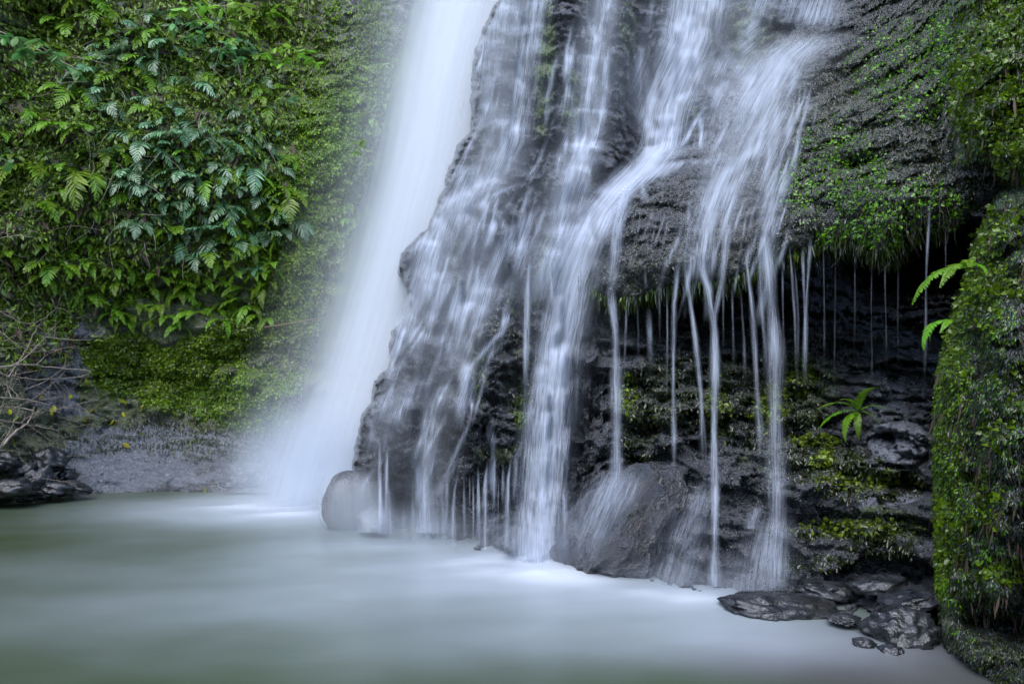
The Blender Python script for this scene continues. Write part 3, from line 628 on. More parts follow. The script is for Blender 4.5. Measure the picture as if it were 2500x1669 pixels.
sv = film('soft_veil', [([(2000, 60, 110, .4), (1900, 160, 90, .42), (1840, 300, 90, .32), (1790, 450, 90, .25), (1760, 620, 80, .12)], 2.2), ([(1790, -80, 140, .3), (1770, 100, 100, .25), (1710, 280, 80, .2)], 2.2)], veil, '', cat=None, res=5, mat='soft', lipboost=.3, push=.04)
sv.location = Vector(sv.location) - Vector(lf.location); sv.parent = lf
film('mist_veil', [([(1450, -80, 220, .35), (1500, 40, 220, .25), (1600, 160, 220, .2), (1650, 330, 160, .18), (1620, 430, 120, .1)], 2)], chute, 'thin haze of spray hanging before the upper ledges', cat='spray', kind='stuff', depth=lambda x, y: sample(minfilt(DW, 6), x, y) - .12, res=9, mat='soft', uvs=(80., 600.)) if False else None

film('boulder_veil', [([(860, 1130, 40, .5), (845, 1160, 66, .45), (846, 1220, 80, .52), (846, 1300, 88, .65)], 3), ([(885, 1130, 16, .2), (895, 1200, 24, .22), (900, 1300, 28, .2)], 2)], [(850, 1100), (850, 1300)], 'thin veil over the round boulder at the foot of the white fall', res=3, mat='soft', lipboost=0)
film('boulder_veil', [([(1520, 1130, 22, .5), (1490, 1190, 44, .5), (1450, 1270, 50, .45), (1430, 1330, 50, .3), (1420, 1380, 40, .1)], 2), ([(1560, 1140, 20, .3), (1540, 1200, 26, .3), (1500, 1260, 40, .25)], 2)], [(1530, 1130), (1420, 1400)], 'thin sheet of water sliding over the large boulder below the overhang', res=3, lipboost=0)
film('splash_sheet', [([(1715, 1160, 24, .2), (1700, 1240, 44, .38), (1660, 1320, 52, .3), (1650, 1400, 60, .3), (1640, 1430, 60, .25)], 2)], [(1715, 1190), (1640, 1430)], 'broad soft splash spreading on the ledge beside the tall bright column', res=3, lipboost=0)
film('splash_sheet', [([(1895, 1220, 24, .3), (1885, 1300, 40, .45), (1850, 1380, 60, .4), (1840, 1440, 70, .35)], 2), ([(1850, 1230, 8, .4), (1830, 1290, 14, .3)], 2)], [(1895, 1190), (1860, 1430)], 'soft splash where the widest strand hits the lower ledges', res=3, lipboost=0)
def where(x, y, items):
    best = min(items, key=lambda t: (t[0] - x) ** 2 + (t[1] - y) ** 2); return best[2]
# free-falling threads: each one a ribbon of its own
def thread(pts_, label, group, name='water_thread', dep=None, top=None):
    p = np.array(pts_, float); n = max(8, int((p[-1, 1] - p[0, 1]) / 9)); y = np.linspace(p[0, 1], p[-1, 1], n)
    cx = np.interp(y, p[:, 1], p[:, 0]); w = np.interp(y, p[:, 1], p[:, 2]); al = np.interp(y, p[:, 1], p[:, 3])
    q_ = cx[0] + y[0]; cx = cx + 1.0 * np.sin(y / 57 + q_); w = 1.15 * w * (1 + .22 * np.sin(y / 41 + q_) + 0); al = .72 * al * (1 + .25 * np.sin(y / 29 + q_ * 2)) * np.clip((y - y[0]) / 60, 0, 1) ** 1.5 * np.clip((y[-1] - y) / 90 + (.5 if p[-1, 1] > 1300 else 0), 0, 1)
    u = np.linspace(-1, 1, 9)
    Xr = cx[:, None] + u[None] * w[:, None]; Yr = np.repeat(y[:, None], 9, 1)
    D = sample(DW, cx, y)
    for i in range(1, n): D[i] = min(D[i], D[i - 1])
    if dep is not None: D = np.full(n, dep) 
    D2 = D[:, None] - 0.02 - 0.3 * w[:, None] / 250 * (1 - u[None] ** 2)      # a rounded, not flat, strand
    V = pt(Xr, Yr, D2)
    AA = al[:, None] * (1 - np.abs(u[None]) ** 1.5) ** 2.2
    UV = np.stack([(Xr - cx[:, None]) / 5.0 + cx.mean(), Yr / 160], -1)
    keep = V[:, 0, 2] > -0.05; V = V[keep]; AA = AA[keep]; UV = UV[keep]
    o = mesh_np(name, V.reshape(-1, 3), gridmesh(9, len(V)), MAT['fall'], attrs={'dens': AA.ravel()}, uv=UV.reshape(-1, 2), origin=tuple(V[0, 4]))
    return tag(o, label, 'waterfall', group)
K = 1.0643
def kd(l): return [(x * K, y * K, w, a) for x, y, w, a in l]
main_threads = [
 ([(1400, 640, 12, .5), (1412, 760, 13, .75), (1413, 900, 16, .65), (1415, 1060, 22, .4), (1410, 1200, 26, .2)], 'soft white strand just right of the bright chute, from the left end of the lip'),
 ([(1488, 705, 8, .45), (1492, 780, 11, .45), (1494, 860, 13, .2)], 'short faint strand starting in the hollow under the left part of the lip'),
 ([(1560, 590, 8, .5), (1545, 700, 7, .5), (1545, 900, 7, .5), (1545, 1090, 7, .4)], 'thin straight strand left of the kinked one under the lip'),
 ([(1572, 600, 8, .6), (1592, 760, 8, .7), (1608, 900, 8, .6), (1615, 1060, 11, .4)], 'strand slanting right toward the tall bright column'),
 ([(1595, 570, 8, .5), (1625, 660, 11, .75), (1639, 760, 13, .85), (1639, 1000, 12, .85), (1639, 1200, 13, .75), (1639, 1345, 17, .8)], 'tall bright column of water reaching the pool under the overhang'),
 ([(1665, 570, 7, .5), (1658, 640, 8, .6), (1642, 720, 8, .5), (1640, 800, 7, .3)], 'strand slanting left to join the tall bright column'),
 ([(1708, 560, 8, .5), (1722, 680, 7, .6), (1732, 800, 8, .55), (1742, 980, 11, .4), (1742, 1060, 12, .2)], 'thin strand slanting right between the bright column and the wide soft one'),
 ([(1752, 520, 14, .5), (1766, 640, 19, .72), (1775, 760, 22, .7), (1778, 900, 24, .55), (1780, 1060, 28, .5), (1782, 1200, 32, .5), (1778, 1345, 36, .5)], 'widest soft strand falling from the veil past the green hummock'),
 ([(1740, 560, 6, .4), (1748, 700, 8, .4), (1760, 860, 9, .2)], 'faint strand close to the left of the widest soft one')]
for l, lab in main_threads: thread(kd(l), lab, None)
gthin = 'thin water threads dripping from the overhang'
for l in ([(1810, 560), 14, 5, .4, 340], [(1822, 600), 8, 4, .35, 250], [(1842, 560), 4, 6, .6, 330], [(1862, 535), -14, 7, .6, 350], [(1890, 560), 0, 3, .25, 300], [(2134, 440), -10, 5, .5, 430], [(2168, 500), 2, 2.5, .25, 160],
          [(2030, 590), 2, 3, .18, 260], [(1915, 590), 0, 3, .15, 330], [(1960, 580), 0, 2.5, .15, 240], [(2060, 600), 0, 3, .12, 250], [(2000, 590), -1, 2.5, .13, 330], [(1436, 690), -2, 4, .5, 190], [(1680, 650), 2, 5, .3, 200],
          [(1700, 660), 6, 5, .3, 230], [(1530, 660), 0, 4, .3, 260], [(1512, 640), 2, 4, .3, 160], [(1460, 690), 4, 3, .22, 150], [(1660, 640), 0, 4, .3, 180], [(1795, 600), 2, 4, .3, 240]):
    (x, y), dx, w, a, L = l
    thread(kd([(x, y, w * .8, a), (x + dx, y + L * .5, w * .8, a * .7), (x + dx * 1.3, y + L, w * 1.2, a * .25)]), 'thin water thread ' + where(x, 0, [(1440, 0, 'at the far left of the lip'), (1500, 0, 'left of the kinked strand'), (1530, 0, 'beside the kinked strand'), (1660, 0, 'just right of the tall bright column'), (1690, 0, 'between tall column and widest strand'), (1800, 0, 'just right of the widest soft strand'), (1825, 0, 'second beyond the widest soft strand'), (1842, 0, 'one of the bright pair beyond the widest strand, left'), (1862, 0, 'one of the bright pair beyond the widest strand, right'), (1890, 0, 'faint, where the dark hollow begins'), (1915, 0, 'faint, in the left of the dark hollow'), (1960, 0, 'faint, left middle of the dark hollow'), (2000, 0, 'faint, centre of the dark hollow'), (2030, 0, 'faint and short, in front of the darkest part'), (2045, 0, 'faint, above the lime fern'), (2134, 0, 'long and bright alone at the right of the hollow'), (2168, 0, 'short, rightmost beside the mossy wall')]), gthin)
glow = 'strands falling from the lower ledges of the rock face'
for l in ([(1218, 560), -12, 11, .7, 330], [(1255, 600), 12, 7, .6, 110], [(1205, 640), 0, 6, .3, 260], [(873, 985), -2, 7, .55, 240], [(890, 1005), -6, 9, .5, 220], [(866, 1060), 10, 10, .5, 165], [(883, 1080), 12, 10, .45, 150],
          [(975, 1040), 0, 22, .4, 210], [(1030, 1060), -8, 12, .35, 190], [(1052, 1068), -14, 9, .45, 190], [(1064, 1075), 2, 5, .35, 170], [(1097, 1060), 2, 6, .7, 190], [(1119, 1050), -7, 10, .65, 210], [(1134, 1062), 0, 5, .5, 110],
          [(1155, 1050), 0, 6, .5, 130], [(1175, 1035), -13, 9, .6, 220], [(1202, 1005), -26, 9, .45, 150], [(1085, 1080), 0, 4, .35, 160], [(1078, 1070), -2, 3, .3, 120], [(1012, 1100), 3, 8, .3, 150], [(925, 1150), 2, 8, .3, 90],
          [(948, 1120), 0, 7, .3, 120], [(1245, 1050), 0, 18, .4, 210], [(1290, 1100), 6, 12, .4, 160], [(1000, 1140), 2, 10, .3, 110], [(1145, 1080), -4, 4, .3, 160]):
    (x, y), dx, w, a, L = l
    thread(kd([(x, y, w * .5, a * .8), (x + dx * .7, y + L * .3, w * .7, a * 1.1), (x + dx, y + L, w * 1.1, a * .8)]), 'white strand ' + where(x, y, [(870, 1000, 'from the dark knob beside the white fall'), (866, 1060, 'low, next to the round boulder'), (884, 1082, 'low, second from the round boulder'), (925, 1150, 'short and faint near the pool, left side'), (1000, 1100, 'faint, over the dark lower rock'), (975, 1040, 'broad and soft over the dark lower rock'), (1030, 1060, 'left of the small recess'), (1060, 1070, 'at the left of the small recess'), (1097, 1060, 'bright, straight, in the small recess'), (1119, 1050, 'brightest, in the small recess'), (1140, 1060, 'short, in the small recess'), (1165, 1035, 'at the right of the small recess'), (1202, 1005, 'slanting left beside the bright chute'), (1250, 1070, 'merging with the bright chute'), (1218, 560, 'long, left of the chute on the upper rock'), (1205, 640, 'faint, beside the long upper one'), (1255, 600, 'short, between upper rock and chute')]), glow)

# ---------------------------------------------------------------- vegetation
rng = np.random.default_rng(5)
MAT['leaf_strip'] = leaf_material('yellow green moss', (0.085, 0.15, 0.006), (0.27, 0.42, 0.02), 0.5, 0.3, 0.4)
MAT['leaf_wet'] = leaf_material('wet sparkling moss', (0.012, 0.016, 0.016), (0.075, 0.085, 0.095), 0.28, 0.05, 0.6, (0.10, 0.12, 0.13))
MAT['leaf_under'] = leaf_material('undergrowth leaves', (0.045, 0.09, 0.010), (0.23, 0.34, 0.028), 0.35, 0.3, 0.6, (0.12, 0.16, 0.02))
MAT['leaf_moss'] = leaf_material('small moss leaves', (0.05, 0.10, 0.006), (0.25, 0.38, 0.02), 0.3, 0.25, 0.6, (0.14, 0.22, 0.02))
MAT['leaf_mist'] = leaf_material('pale wet moss', (0.06, 0.12, 0.015), (0.18, 0.32, 0.03), 0.4, 0.3, 0.5)
MAT['leaf_dark'] = leaf_material('dark wet moss', (0.015, 0.024, 0.005), (0.055, 0.085, 0.012), 0.2, 0.15, 0.8, (0.12, 0.17, 0.01))
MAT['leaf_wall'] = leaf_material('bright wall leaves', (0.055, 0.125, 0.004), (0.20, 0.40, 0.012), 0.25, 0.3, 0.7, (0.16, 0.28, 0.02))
MAT['fern_blue'] = leaf_material('glossy fern', (0.085, 0.19, 0.085), (0.20, 0.37, 0.18), 0.27, 0.25, 1.0)
MAT['fern_green'] = leaf_material('bright fern', (0.10, 0.22, 0.012), (0.26, 0.44, 0.035), 0.35, 0.35, 0.5)
MAT['fern_lime'] = leaf_material('lime fern', (0.14, 0.34, 0.015), (0.26, 0.50, 0.03), 0.35, 0.45, 0.5)
MAT['brown_leaf'] = leaf_material('dead fronds', (0.05, 0.035, 0.03), (0.12, 0.08, 0.06), 0.6, 0.2, 0.3)
MAT['yellow'] = leaf_material('yellow leaf', (0.38, 0.42, 0.02), (0.55, 0.50, 0.03), 0.35, 0.35, 0.5)
MAT['bright_leaf'] = leaf_material('young leaf', (0.16, 0.36, 0.03), (0.30, 0.52, 0.05), 0.35, 0.45, 0.5)
MAT['soft_leaf'] = leaf_material('hanging leaf', (0.07, 0.20, 0.05), (0.15, 0.34, 0.08), 0.4, 0.4, 0.5)
MAT['twig'] = plain_material('twig bark', (0.20, 0.16, 0.13), (0.42, 0.35, 0.29), 40, 0.6)
MAT['stem'] = plain_material('dark stem', (0.02, 0.018, 0.014), (0.06, 0.05, 0.035), 30, 0.4)
MAT['fibre'] = plain_material('rootlet', (0.09, 0.06, 0.03), (0.20, 0.13, 0.05), 30, 0.6)

def normals(D):
    P = pt(GX, GY, D); a = np.gradient(P, axis=1); b = np.gradient(P, axis=0); n = np.cross(b, a)
    n /= np.linalg.norm(n, axis=-1, keepdims=True) + 1e-9
    return n * -np.sign((n * (P - np.array([0, 0, CAMZ]))).sum(-1, keepdims=True))
NRM = {}
def wmap(items, noise=60, nk=0.8):
    m = np.zeros(GX.shape); w = nk * fbm(np.stack([GX / noise, GY / noise, GX * 0 + 31], -1), 4)
    for (cx, cy, rx, ry, v, *a) in items:
        ang = R(a[0]) if a else 0
        dx = GX - cx; dy = GY - cy; x = dx * math.cos(ang) + dy * math.sin(ang); y = -dx * math.sin(ang) + dy * math.cos(ang)
        m = np.maximum(m, v * sstep(1.2, 0.5, (x / rx) ** 2 + (y / ry) ** 2 + w))
    return m
def scatter(W, n):
    c = np.cumsum(W.ravel()); c /= c[-1]; k = np.searchsorted(c, rng.random(n)); j, i = np.unravel_index(np.minimum(k, W.size - 1), W.shape)
    return gx[i] + rng.uniform(0, G, n), gy[j] + rng.uniform(0, G, n)
def unit(v): return v / (np.linalg.norm(v, axis=-1, keepdims=True) + 1e-9)
def bank_line(W): return W * sstep(12, -12, GY - (925 + .27 * (GX - 150)) + 30 * fbm(np.stack([GX / 50, GY / 50, GX * 0 + 2], -1), 3))
def leaf_cloud(name, D, key, W, n, size, aspect, mat, label, cat, droop=0.8, spread=0.7, lift=(0.0, 0.05), clump=None):
    x, y = scatter(W, n)
    if key not in NRM: NRM[key] = normals(blur(D, 2))
    i = np.clip(((x - gx[0]) / G).astype(int), 0, len(gx) - 1); j = np.clip(((y - gy[0]) / G).astype(int), 0, len(gy) - 1)
    N = NRM[key][j, i]; d = sample(D, x, y)
    P = pt(x, y, d) + N * rng.uniform(lift[0], lift[1], n)[:, None]
    ok = (P[:, 2] > 0.01)
    P, N = P[ok], N[ok]; n = len(P)
    if not n: return
    s = rng.uniform(size[0], size[1], n) * (0.7 + 0.6 * rng.random(n))
    ax = unit(np.array([0, 0, -1.0]) * droop + N * 0.45 + rng.normal(size=(n, 3)) * spread)
    nn = unit(N + rng.normal(size=(n, 3)) * 0.45); sd_ = unit(np.cross(ax, nn)); nn = np.cross(sd_, ax)
    w = s * aspect * 0.5
    b = P; tip = P + ax * s[:, None]; l = P + ax * (s * .45)[:, None] - sd_ * w[:, None] - nn * (w * .35)[:, None]; r = P + ax * (s * .45)[:, None] + sd_ * w[:, None] - nn * (w * .35)[:, None]
    m = P + ax * (s * .5)[:, None] + nn * (w * .2)[:, None]
    V = np.stack([b, r, tip, l, m], 1).reshape(-1, 3); k = np.arange(n)[:, None] * 5
    Fq = np.concatenate([k + np.array([0, 1, 2, 4]), k + np.array([0, 4, 2, 3])])
    cl = 0.5 + 0.9 * fbm(P * 2.2, 3); t = np.clip(0.5 * cl + 0.5 * rng.random(n), 0, 1)
    o = mesh_np(name, V, Fq, MAT[mat], attrs={'tint': np.repeat(t, 5)}, smooth=False)
    return tag(o, label, cat, None, 'stuff')

Wleft = wmap([(300, 200, 420, 420, 1), (200, 500, 300, 260, .9), (60, 700, 170, 200, .9), (450, 560, 260, 120, .7), (560, 60, 220, 150, 1), (-120, 350, 220, 420, .9)])
Wleft *= (0.35 + 0.65 * sstep(-.25, .2, fbm(np.stack([GX / 90, GY / 90, GX * 0], -1), 4)))
leaf_cloud('undergrowth', DA, 'A', Wleft, 42000, (0.04, 0.12), 0.42, 'leaf_under', 'tangled dark green leafy undergrowth covering the upper left cliff', 'undergrowth', 0.9, 0.6, (0.0, 0.22))
leaf_cloud('undergrowth', DA, 'A', Wleft, 2500, (0.10, 0.26), 0.28, 'brown_leaf', 'dead brown fronds hanging among the cliff ferns', 'dead foliage', 1.4, 0.4, (0.0, 0.12))
leaf_cloud('moss', DA, 'A', bank_line(wmap([(400, 900, 190, 55, 1, -12), (500, 850, 220, 45, 1, -22), (300, 870, 110, 60, .9), (380, 980, 110, 40, .7, -20), (560, 840, 150, 60, .8, -20), (700, 700, 90, 100, .9), (650, 620, 80, 60, .8), (740, 800, 100, 100, .5), (620, 1000, 90, 50, .5), (720, 620, 60, 90, .8), (750, 640, 40, 60, 1)], 40, .7)),
           24000, (0.028, 0.055), 0.9, 'leaf_moss', 'bright small-leaved creeper spread over the lower left mound', 'creeper', 0.5, 0.9, (0, 0.05))
leaf_cloud('moss', DA, 'A', wmap([(830, 320, 52, 130, 1.2, 5), (770, 330, 50, 130, .6), (720, 440, 60, 60, .7), (720, 500, 70, 60, .7), (820, 400, 40, 60, .8), (900, 170, 60, 60, .5), (860, 600, 60, 200, .4)], 40, .7),
           11000, (0.028, 0.055), 0.85, 'leaf_moss', 'small green leaves in patches on the steep mossy wall left of the white fall', 'creeper', 0.7, 0.8, (0, 0.04))
leaf_cloud('moss', DA, 'A', wmap([(850, 450, 170, 420, 1, 10), (700, 900, 160, 130, .8), (560, 1040, 170, 45, .9, -5), (880, 150, 170, 120, .8), (450, 1000, 150, 40, .6), (760, 150, 120, 140, .6)], 60, .6),
           16000, (0.03, 0.07), 0.35, 'leaf_dark', 'dark hanging moss on the cliff between the ferns and the white fall', 'moss', 1.6, 0.4, (0, 0.03))
leaf_cloud('moss', DA, 'A', wmap([(930, 330, 60, 260, 1, 14), (850, 640, 26, 90, 1), (820, 560, 40, 60, .6), (900, 500, 60, 120, .8), (900, 60, 40, 70, .5)], 50, .8),
           11000, (0.04, 0.10), 0.42, 'leaf_mist', 'pale green fringe drenched by spray beside the white fall', 'moss', 1.2, 0.5, (0, 0.12))
leaf_cloud('moss', DB, 'B', np.where(maskB & ~(maskC & (DC < DB)), wmap([(1330, 160, 22, 180, 1, 3), (1396, 250, 24, 80, .9), (1680, 280, 24, 80, .6), (1530, 60, 24, 60, .5), (1340, 640, 30, 70, .5), (1830, 90, 60, 90, .7), (1740, 60, 40, 60, .5), (1270, 990, 20, 60, .7), (1110, 640, 20, 60, .7), (1165, 900, 20, 110, .5), (1260, 730, 60, 40, .4)], 30, .9), 0),
           5000, (0.03, 0.07), 0.4, 'leaf_mist', 'bright moss hanging on the dark ribs of the stepped rock face', 'moss', 1.8, 0.4, (0, 0.02))
leaf_cloud('moss', DB, 'B', np.where(maskB & ~(maskC & (DC < DB)), wmap([(1650, 950, 170, 110, 1), (1880, 960, 150, 130, 1), (2000, 1130, 150, 60, .9), (2130, 1180, 150, 40, 1), (2060, 1290, 190, 26, 1.1), (2160, 1330, 110, 24, .9), (1560, 1060, 60, 90, .7), (1230, 780, 160, 70, .5), (1260, 1110, 110, 24, .8), (1290, 930, 60, 70, .6), (1980, 1370, 160, 20, .7)], 50, .9), 0),
           16000, (0.02, 0.05), 0.5, 'leaf_dark', 'dark moss over the ledges and hummocks under the overhang', 'moss', 1.3, 0.5, (0, 0.02))
leaf_cloud('moss', DB, 'B', np.where(maskB & ~(maskC & (DC < DB)), wmap([(1880, 1000, 45, 60, 1), (1950, 920, 40, 50, .8), (1990, 1075, 60, 18, 1), (2010, 1120, 30, 20, 1), (1750, 1000, 30, 90, .4), (1530, 960, 30, 60, .5), (2100, 1170, 120, 26, .35), (2090, 1290, 160, 22, .4)], 30, .9), 0),
           3200, (0.025, 0.05), 0.8, 'leaf_moss', 'small bright leaves clinging to the rock under the overhang', 'creeper', 0.6, 0.8, (0, 0.03))
Wc = np.where(maskC & ~(maskD & (DD < DC)), 1.0, 0.0)
leaf_cloud('moss', DC, 'C', Wc * wmap([(2130, 330, 300, 260, 1), (2200, 80, 240, 140, .8), (1560, 650, 140, 70, .4), (2000, 500, 160, 110, .8), (1950, 570, 260, 40, .8)], 50, 1.2),
           9000, (0.018, 0.042), 0.5, 'leaf_dark', 'dark glistening moss covering the face of the overhang', 'moss', 1.2, 0.6, (0, 0.03))
leaf_cloud('moss', DC, 'C', Wc * wmap([(2080, 430, 150, 90, .5, 60), (2120, 570, 120, 40, 1), (2160, 620, 40, 40, 1.4), (2050, 360, 90, 60, .4), (2350, 80, 90, 90, .7), (2250, 500, 110, 60, .5), (1960, 450, 60, 80, .4), (2230, 170, 160, 130, .4)], 26, 1.5),
           4200, (0.020, 0.042), 0.7, 'leaf_wall', 'bright green leaves hanging near the right end of the overhang lip', 'creeper', 0.9, 0.7, (0, 0.05))
Wl = np.zeros(GX.shape); sC = poly_sd(C_poly, GX, GY); Wl[(sC > -4) & (sC < 16) & (GY > 540) & (GX < 2330) & (GX > 1430)] = 1; Wl *= sstep(-.3, .3, fbm(np.stack([GX / 40, GX * 0, GX * 0], -1), 3)) + .1
leaf_cloud('moss', DC, 'C', Wl, 3800, (0.05, 0.16), 0.14, 'leaf_dark', 'ragged moss fringe hanging off the overhang lip', 'moss', 3.0, 0.25, (0, 0.04))
leaf_cloud('moss', DC, 'C', Wl, 1200, (0.03, 0.09), 0.4, 'leaf_moss', 'green leaflets along the overhang lip', 'creeper', 2.0, 0.4, (0, 0.04))
Wd = np.where(maskD, 1.0, 0.0)
leaf_cloud('moss', DD, 'D', Wd * wmap([(2430, 250, 110, 150, 1.3), (2470, 330, 90, 90, 1.3), (2440, 550, 60, 60, 1), (2400, 700, 60, 120, .9), (2470, 700, 40, 60, .8), (2335, 850, 26, 120, .6), (2440, 1050, 30, 60, .9), (2410, 1210, 40, 90, .8), (2330, 1300, 40, 90, .8), (2460, 1390, 50, 40, 1.3), (2400, 1280, 40, 40, .8), (2480, 950, 40, 60, .6), (2330, 120, 40, 70, .5), (2440, 40, 90, 90, .8)], 38, 1.9),
           6500, (0.018, 0.045), 0.95, 'leaf_wall', 'round shiny bright green leaves on the near mossy wall', 'creeper', 0.5, 0.8, (0, 0.04))
leaf_cloud('moss', DD, 'D', Wd * wmap([(2400, 900, 200, 800, 1), (2380, 1620, 200, 90, 1), (2430, 60, 140, 200, 1)], 50, 1.2), 42000, (0.014, 0.035), 0.4, 'leaf_dark', 'fine dark moss over the near wall', 'moss', 1.6, 0.5, (0, 0.02))
leaf_cloud('moss', DD, 'D', Wd * wmap([(2380, 1000, 110, 500, 1), (2330, 800, 60, 200, 1), (2420, 450, 90, 300, .6), (2420, 80, 110, 160, .8)], 40, 1.6), 22000, (0.012, 0.03), 0.4, 'leaf_wall', 'fine light green moss over the near wall', 'moss', 1.8, 0.5, (0, 0.02))
leaf_cloud('moss', DD, 'D', Wd * wmap([(2330, 900, 44, 420, 1), (2300, 1250, 24, 200, 1), (2400, 620, 44, 120, 1)], 40, .8), 12000, (0.012, 0.03), 0.6, 'leaf_strip', 'yellow-green moss painting the lit outer edge of the near wall', 'moss', 1.6, 0.5, (0, 0.02))  # lit edge of the wall is put into the moss colour
leaf_cloud('moss', DD, 'D', Wd * wmap([(2430, 1000, 130, 600, 1), (2420, 1600, 150, 100, 1)], 40, 1.0), 26000, (0.012, 0.03), 0.35, 'leaf_wet', 'grey wet moss painting the shade on the face of the near wall', 'moss', 2.0, 0.4, (0, 0.03))  # shade of the face is put in as greyer moss
leaf_cloud('moss', DD, 'D', Wd * wmap([(2430, 700, 130, 900, 1)], 30, 2.2), 1100, (0.05, 0.16), 0.1, 'brown_leaf', 'dead brown strands hanging on the near wall', 'dead foliage', 2.6, 0.3, (0, 0.05))

WB = np.where(maskB & ~(maskC & (DC < DB)) & ~(maskD & (DD < DB)), 1.0, 0.0)
leaf_cloud('moss', DB, 'B', WB * wmap([(1150, 700, 260, 700, 1), (1450, 500, 300, 600, 1), (1750, 1250, 500, 260, 1), (1800, 200, 300, 300, 1)], 45, 1.3) * (0.25 + sstep(-.1, .3, fbm(np.stack([GX / 22, GY / 14, GX * 0 + 5], -1), 3))), 26000, (0.012, 0.028), 0.6, 'leaf_wet', 'fine wet moss glistening on the stepped rock face', 'moss', 1.2, 0.8, (0, 0.015))
leaf_cloud('moss', DC, 'C', Wc * (0.2 + sstep(-.2, .3, fbm(np.stack([GX / 30, GY / 24, GX * 0 + 9], -1), 3))), 34000, (0.012, 0.028), 0.6, 'leaf_wet', 'fine wet moss glistening on the overhang', 'moss', 1.2, 0.8, (0, 0.015))
leaf_cloud('moss', DA, 'A', wmap([(820, 350, 200, 420, 1, 8), (760, 700, 120, 160, .8), (760, 100, 150, 120, .6)], 60, .8), 30000, (0.02, 0.06), 0.5, 'leaf_strip', 'yellow green moss hanging over the steep wall left of the white fall', 'moss', 1.4, 0.5, (0, 0.03))

leaf_cloud('moss', DA, 'A', bank_line(wmap([(330, 1020, 170, 45, .8, -14), (480, 1040, 160, 45, 1, -10), (640, 1040, 120, 60, .8), (270, 940, 50, 40, .5), (560, 960, 200, 60, 1, -12), (700, 1090, 80, 40, .5)], 32, 1.6)),
           9000, (0.022, 0.055), 0.6, 'leaf_moss', 'patchy creeper thinning out down the wet bank', 'creeper', 0.9, 0.8, (0, 0.04))
leaf_cloud('moss', DA, 'A', wmap([(330, 1060, 260, 40, .7, -8), (560, 1080, 200, 40, 1, -4), (720, 1050, 90, 90, .8)], 30, 1.4), 4000, (0.03, 0.07), 0.3, 'leaf_dark', 'dark moss drooping over the wet bank', 'moss', 1.7, 0.4, (0, 0.03))
# ferns -----------------------------------------------------------
def frond_mesh(name, L, pl, npair, droop, mat, seed, pw=0.2, out=0.55, taper=1.0, ang=62, wave=0.04):
    """a frond growing along local -Y (away from the wall) and bending down"""
    g = np.random.default_rng(seed); V = []; Fc = []; T = []
    ts = np.linspace(0, 1, 22); a = 0.35 - (1.75 * droop) * ts ** 0.8
    seg = L / 21; pts_ = [np.zeros(3)]; bend = g.normal() * 0.35
    for k in range(21):
        pts_.append(pts_[-1] + seg * np.array([math.sin(bend * ts[k]) * .8, -math.cos(a[k]), math.sin(a[k])]))
    pts_ = np.array(pts_); tang = unit(np.gradient(pts_, axis=0))
    def at(t):
        f = t * 20.999; i = int(f); return pts_[i] * (1 - f + i) + pts_[i + 1] * (f - i), tang[i]
    X0 = np.array([1.0, 0, 0])
    # rachis
    for k in range(0, 21, 3):
        p, q = pts_[k], pts_[min(k + 3, 21)]; w = 0.006 * L / .5 * (1.1 - k / 21); b = len(V)
        V += [p - X0 * w, p + X0 * w, q + X0 * w * .8, q - X0 * w * .8]; Fc.append((b, b + 1, b + 2, b + 3)); T += [0.1] * 4
    for i in range(npair):
        t = 0.10 + 0.89 * i / (npair - 1); p, tg = at(min(t, .999))
        prof = (min(1, (t + .12) / .35)) * (1 - max(0, (t - .42) / .58) ** 1.35 * .86) 
        l = pl * prof * g.uniform(.88, 1.08) * taper
        up = unit(np.cross(X0, tg)); 
        for s in (-1, 1):
            an = R(ang - 25 * t + g.normal() * 5)
            d = unit(X0 * s * math.sin(an) + tg * math.cos(an) - up * 0.05 + np.array([0, 0, -0.25 * g.random()]))
            wv = unit(np.cross(d, up)) * (pl * pw * .5 * (0.55 + .45 * prof)); c = len(V); dr = np.array([0, 0, -1]) * l * 0.16 * g.uniform(.4, 1.4)
            q1 = p + d * l * .33; q2 = p + d * l * .7 + dr * .5; q3 = p + d * l + dr; f = up * pl * 0.03
            V += [p - wv * .55, p + wv * .55, q1 - wv - f, q1 + f * .6, q1 + wv - f, q2 - wv * .75 - f, q2 + f * .6, q2 + wv * .75 - f, q3]
            Fc += [(c, c + 3, c + 2, c), (c, c + 1, c + 4, c + 3), (c + 2, c + 3, c + 6, c + 5), (c + 3, c + 4, c + 7, c + 6), (c + 5, c + 6, c + 8, c + 5), (c + 6, c + 7, c + 8, c + 6)]
            T += [g.uniform(.1, .8)] * 9
    me = bpy.data.meshes.new(name); tri = [tuple(dict.fromkeys(f)) for f in Fc]
    me.from_pydata([tuple(v) for v in V], [], tri); me.update()
    at_ = me.attributes.new('tint', 'FLOAT', 'POINT'); at_.data.foreach_set('value', np.array(T, np.float32)); me.materials.append(MAT[mat])
    me.polygons.foreach_set('use_smooth', np.ones(len(me.polygons), bool))
    return me
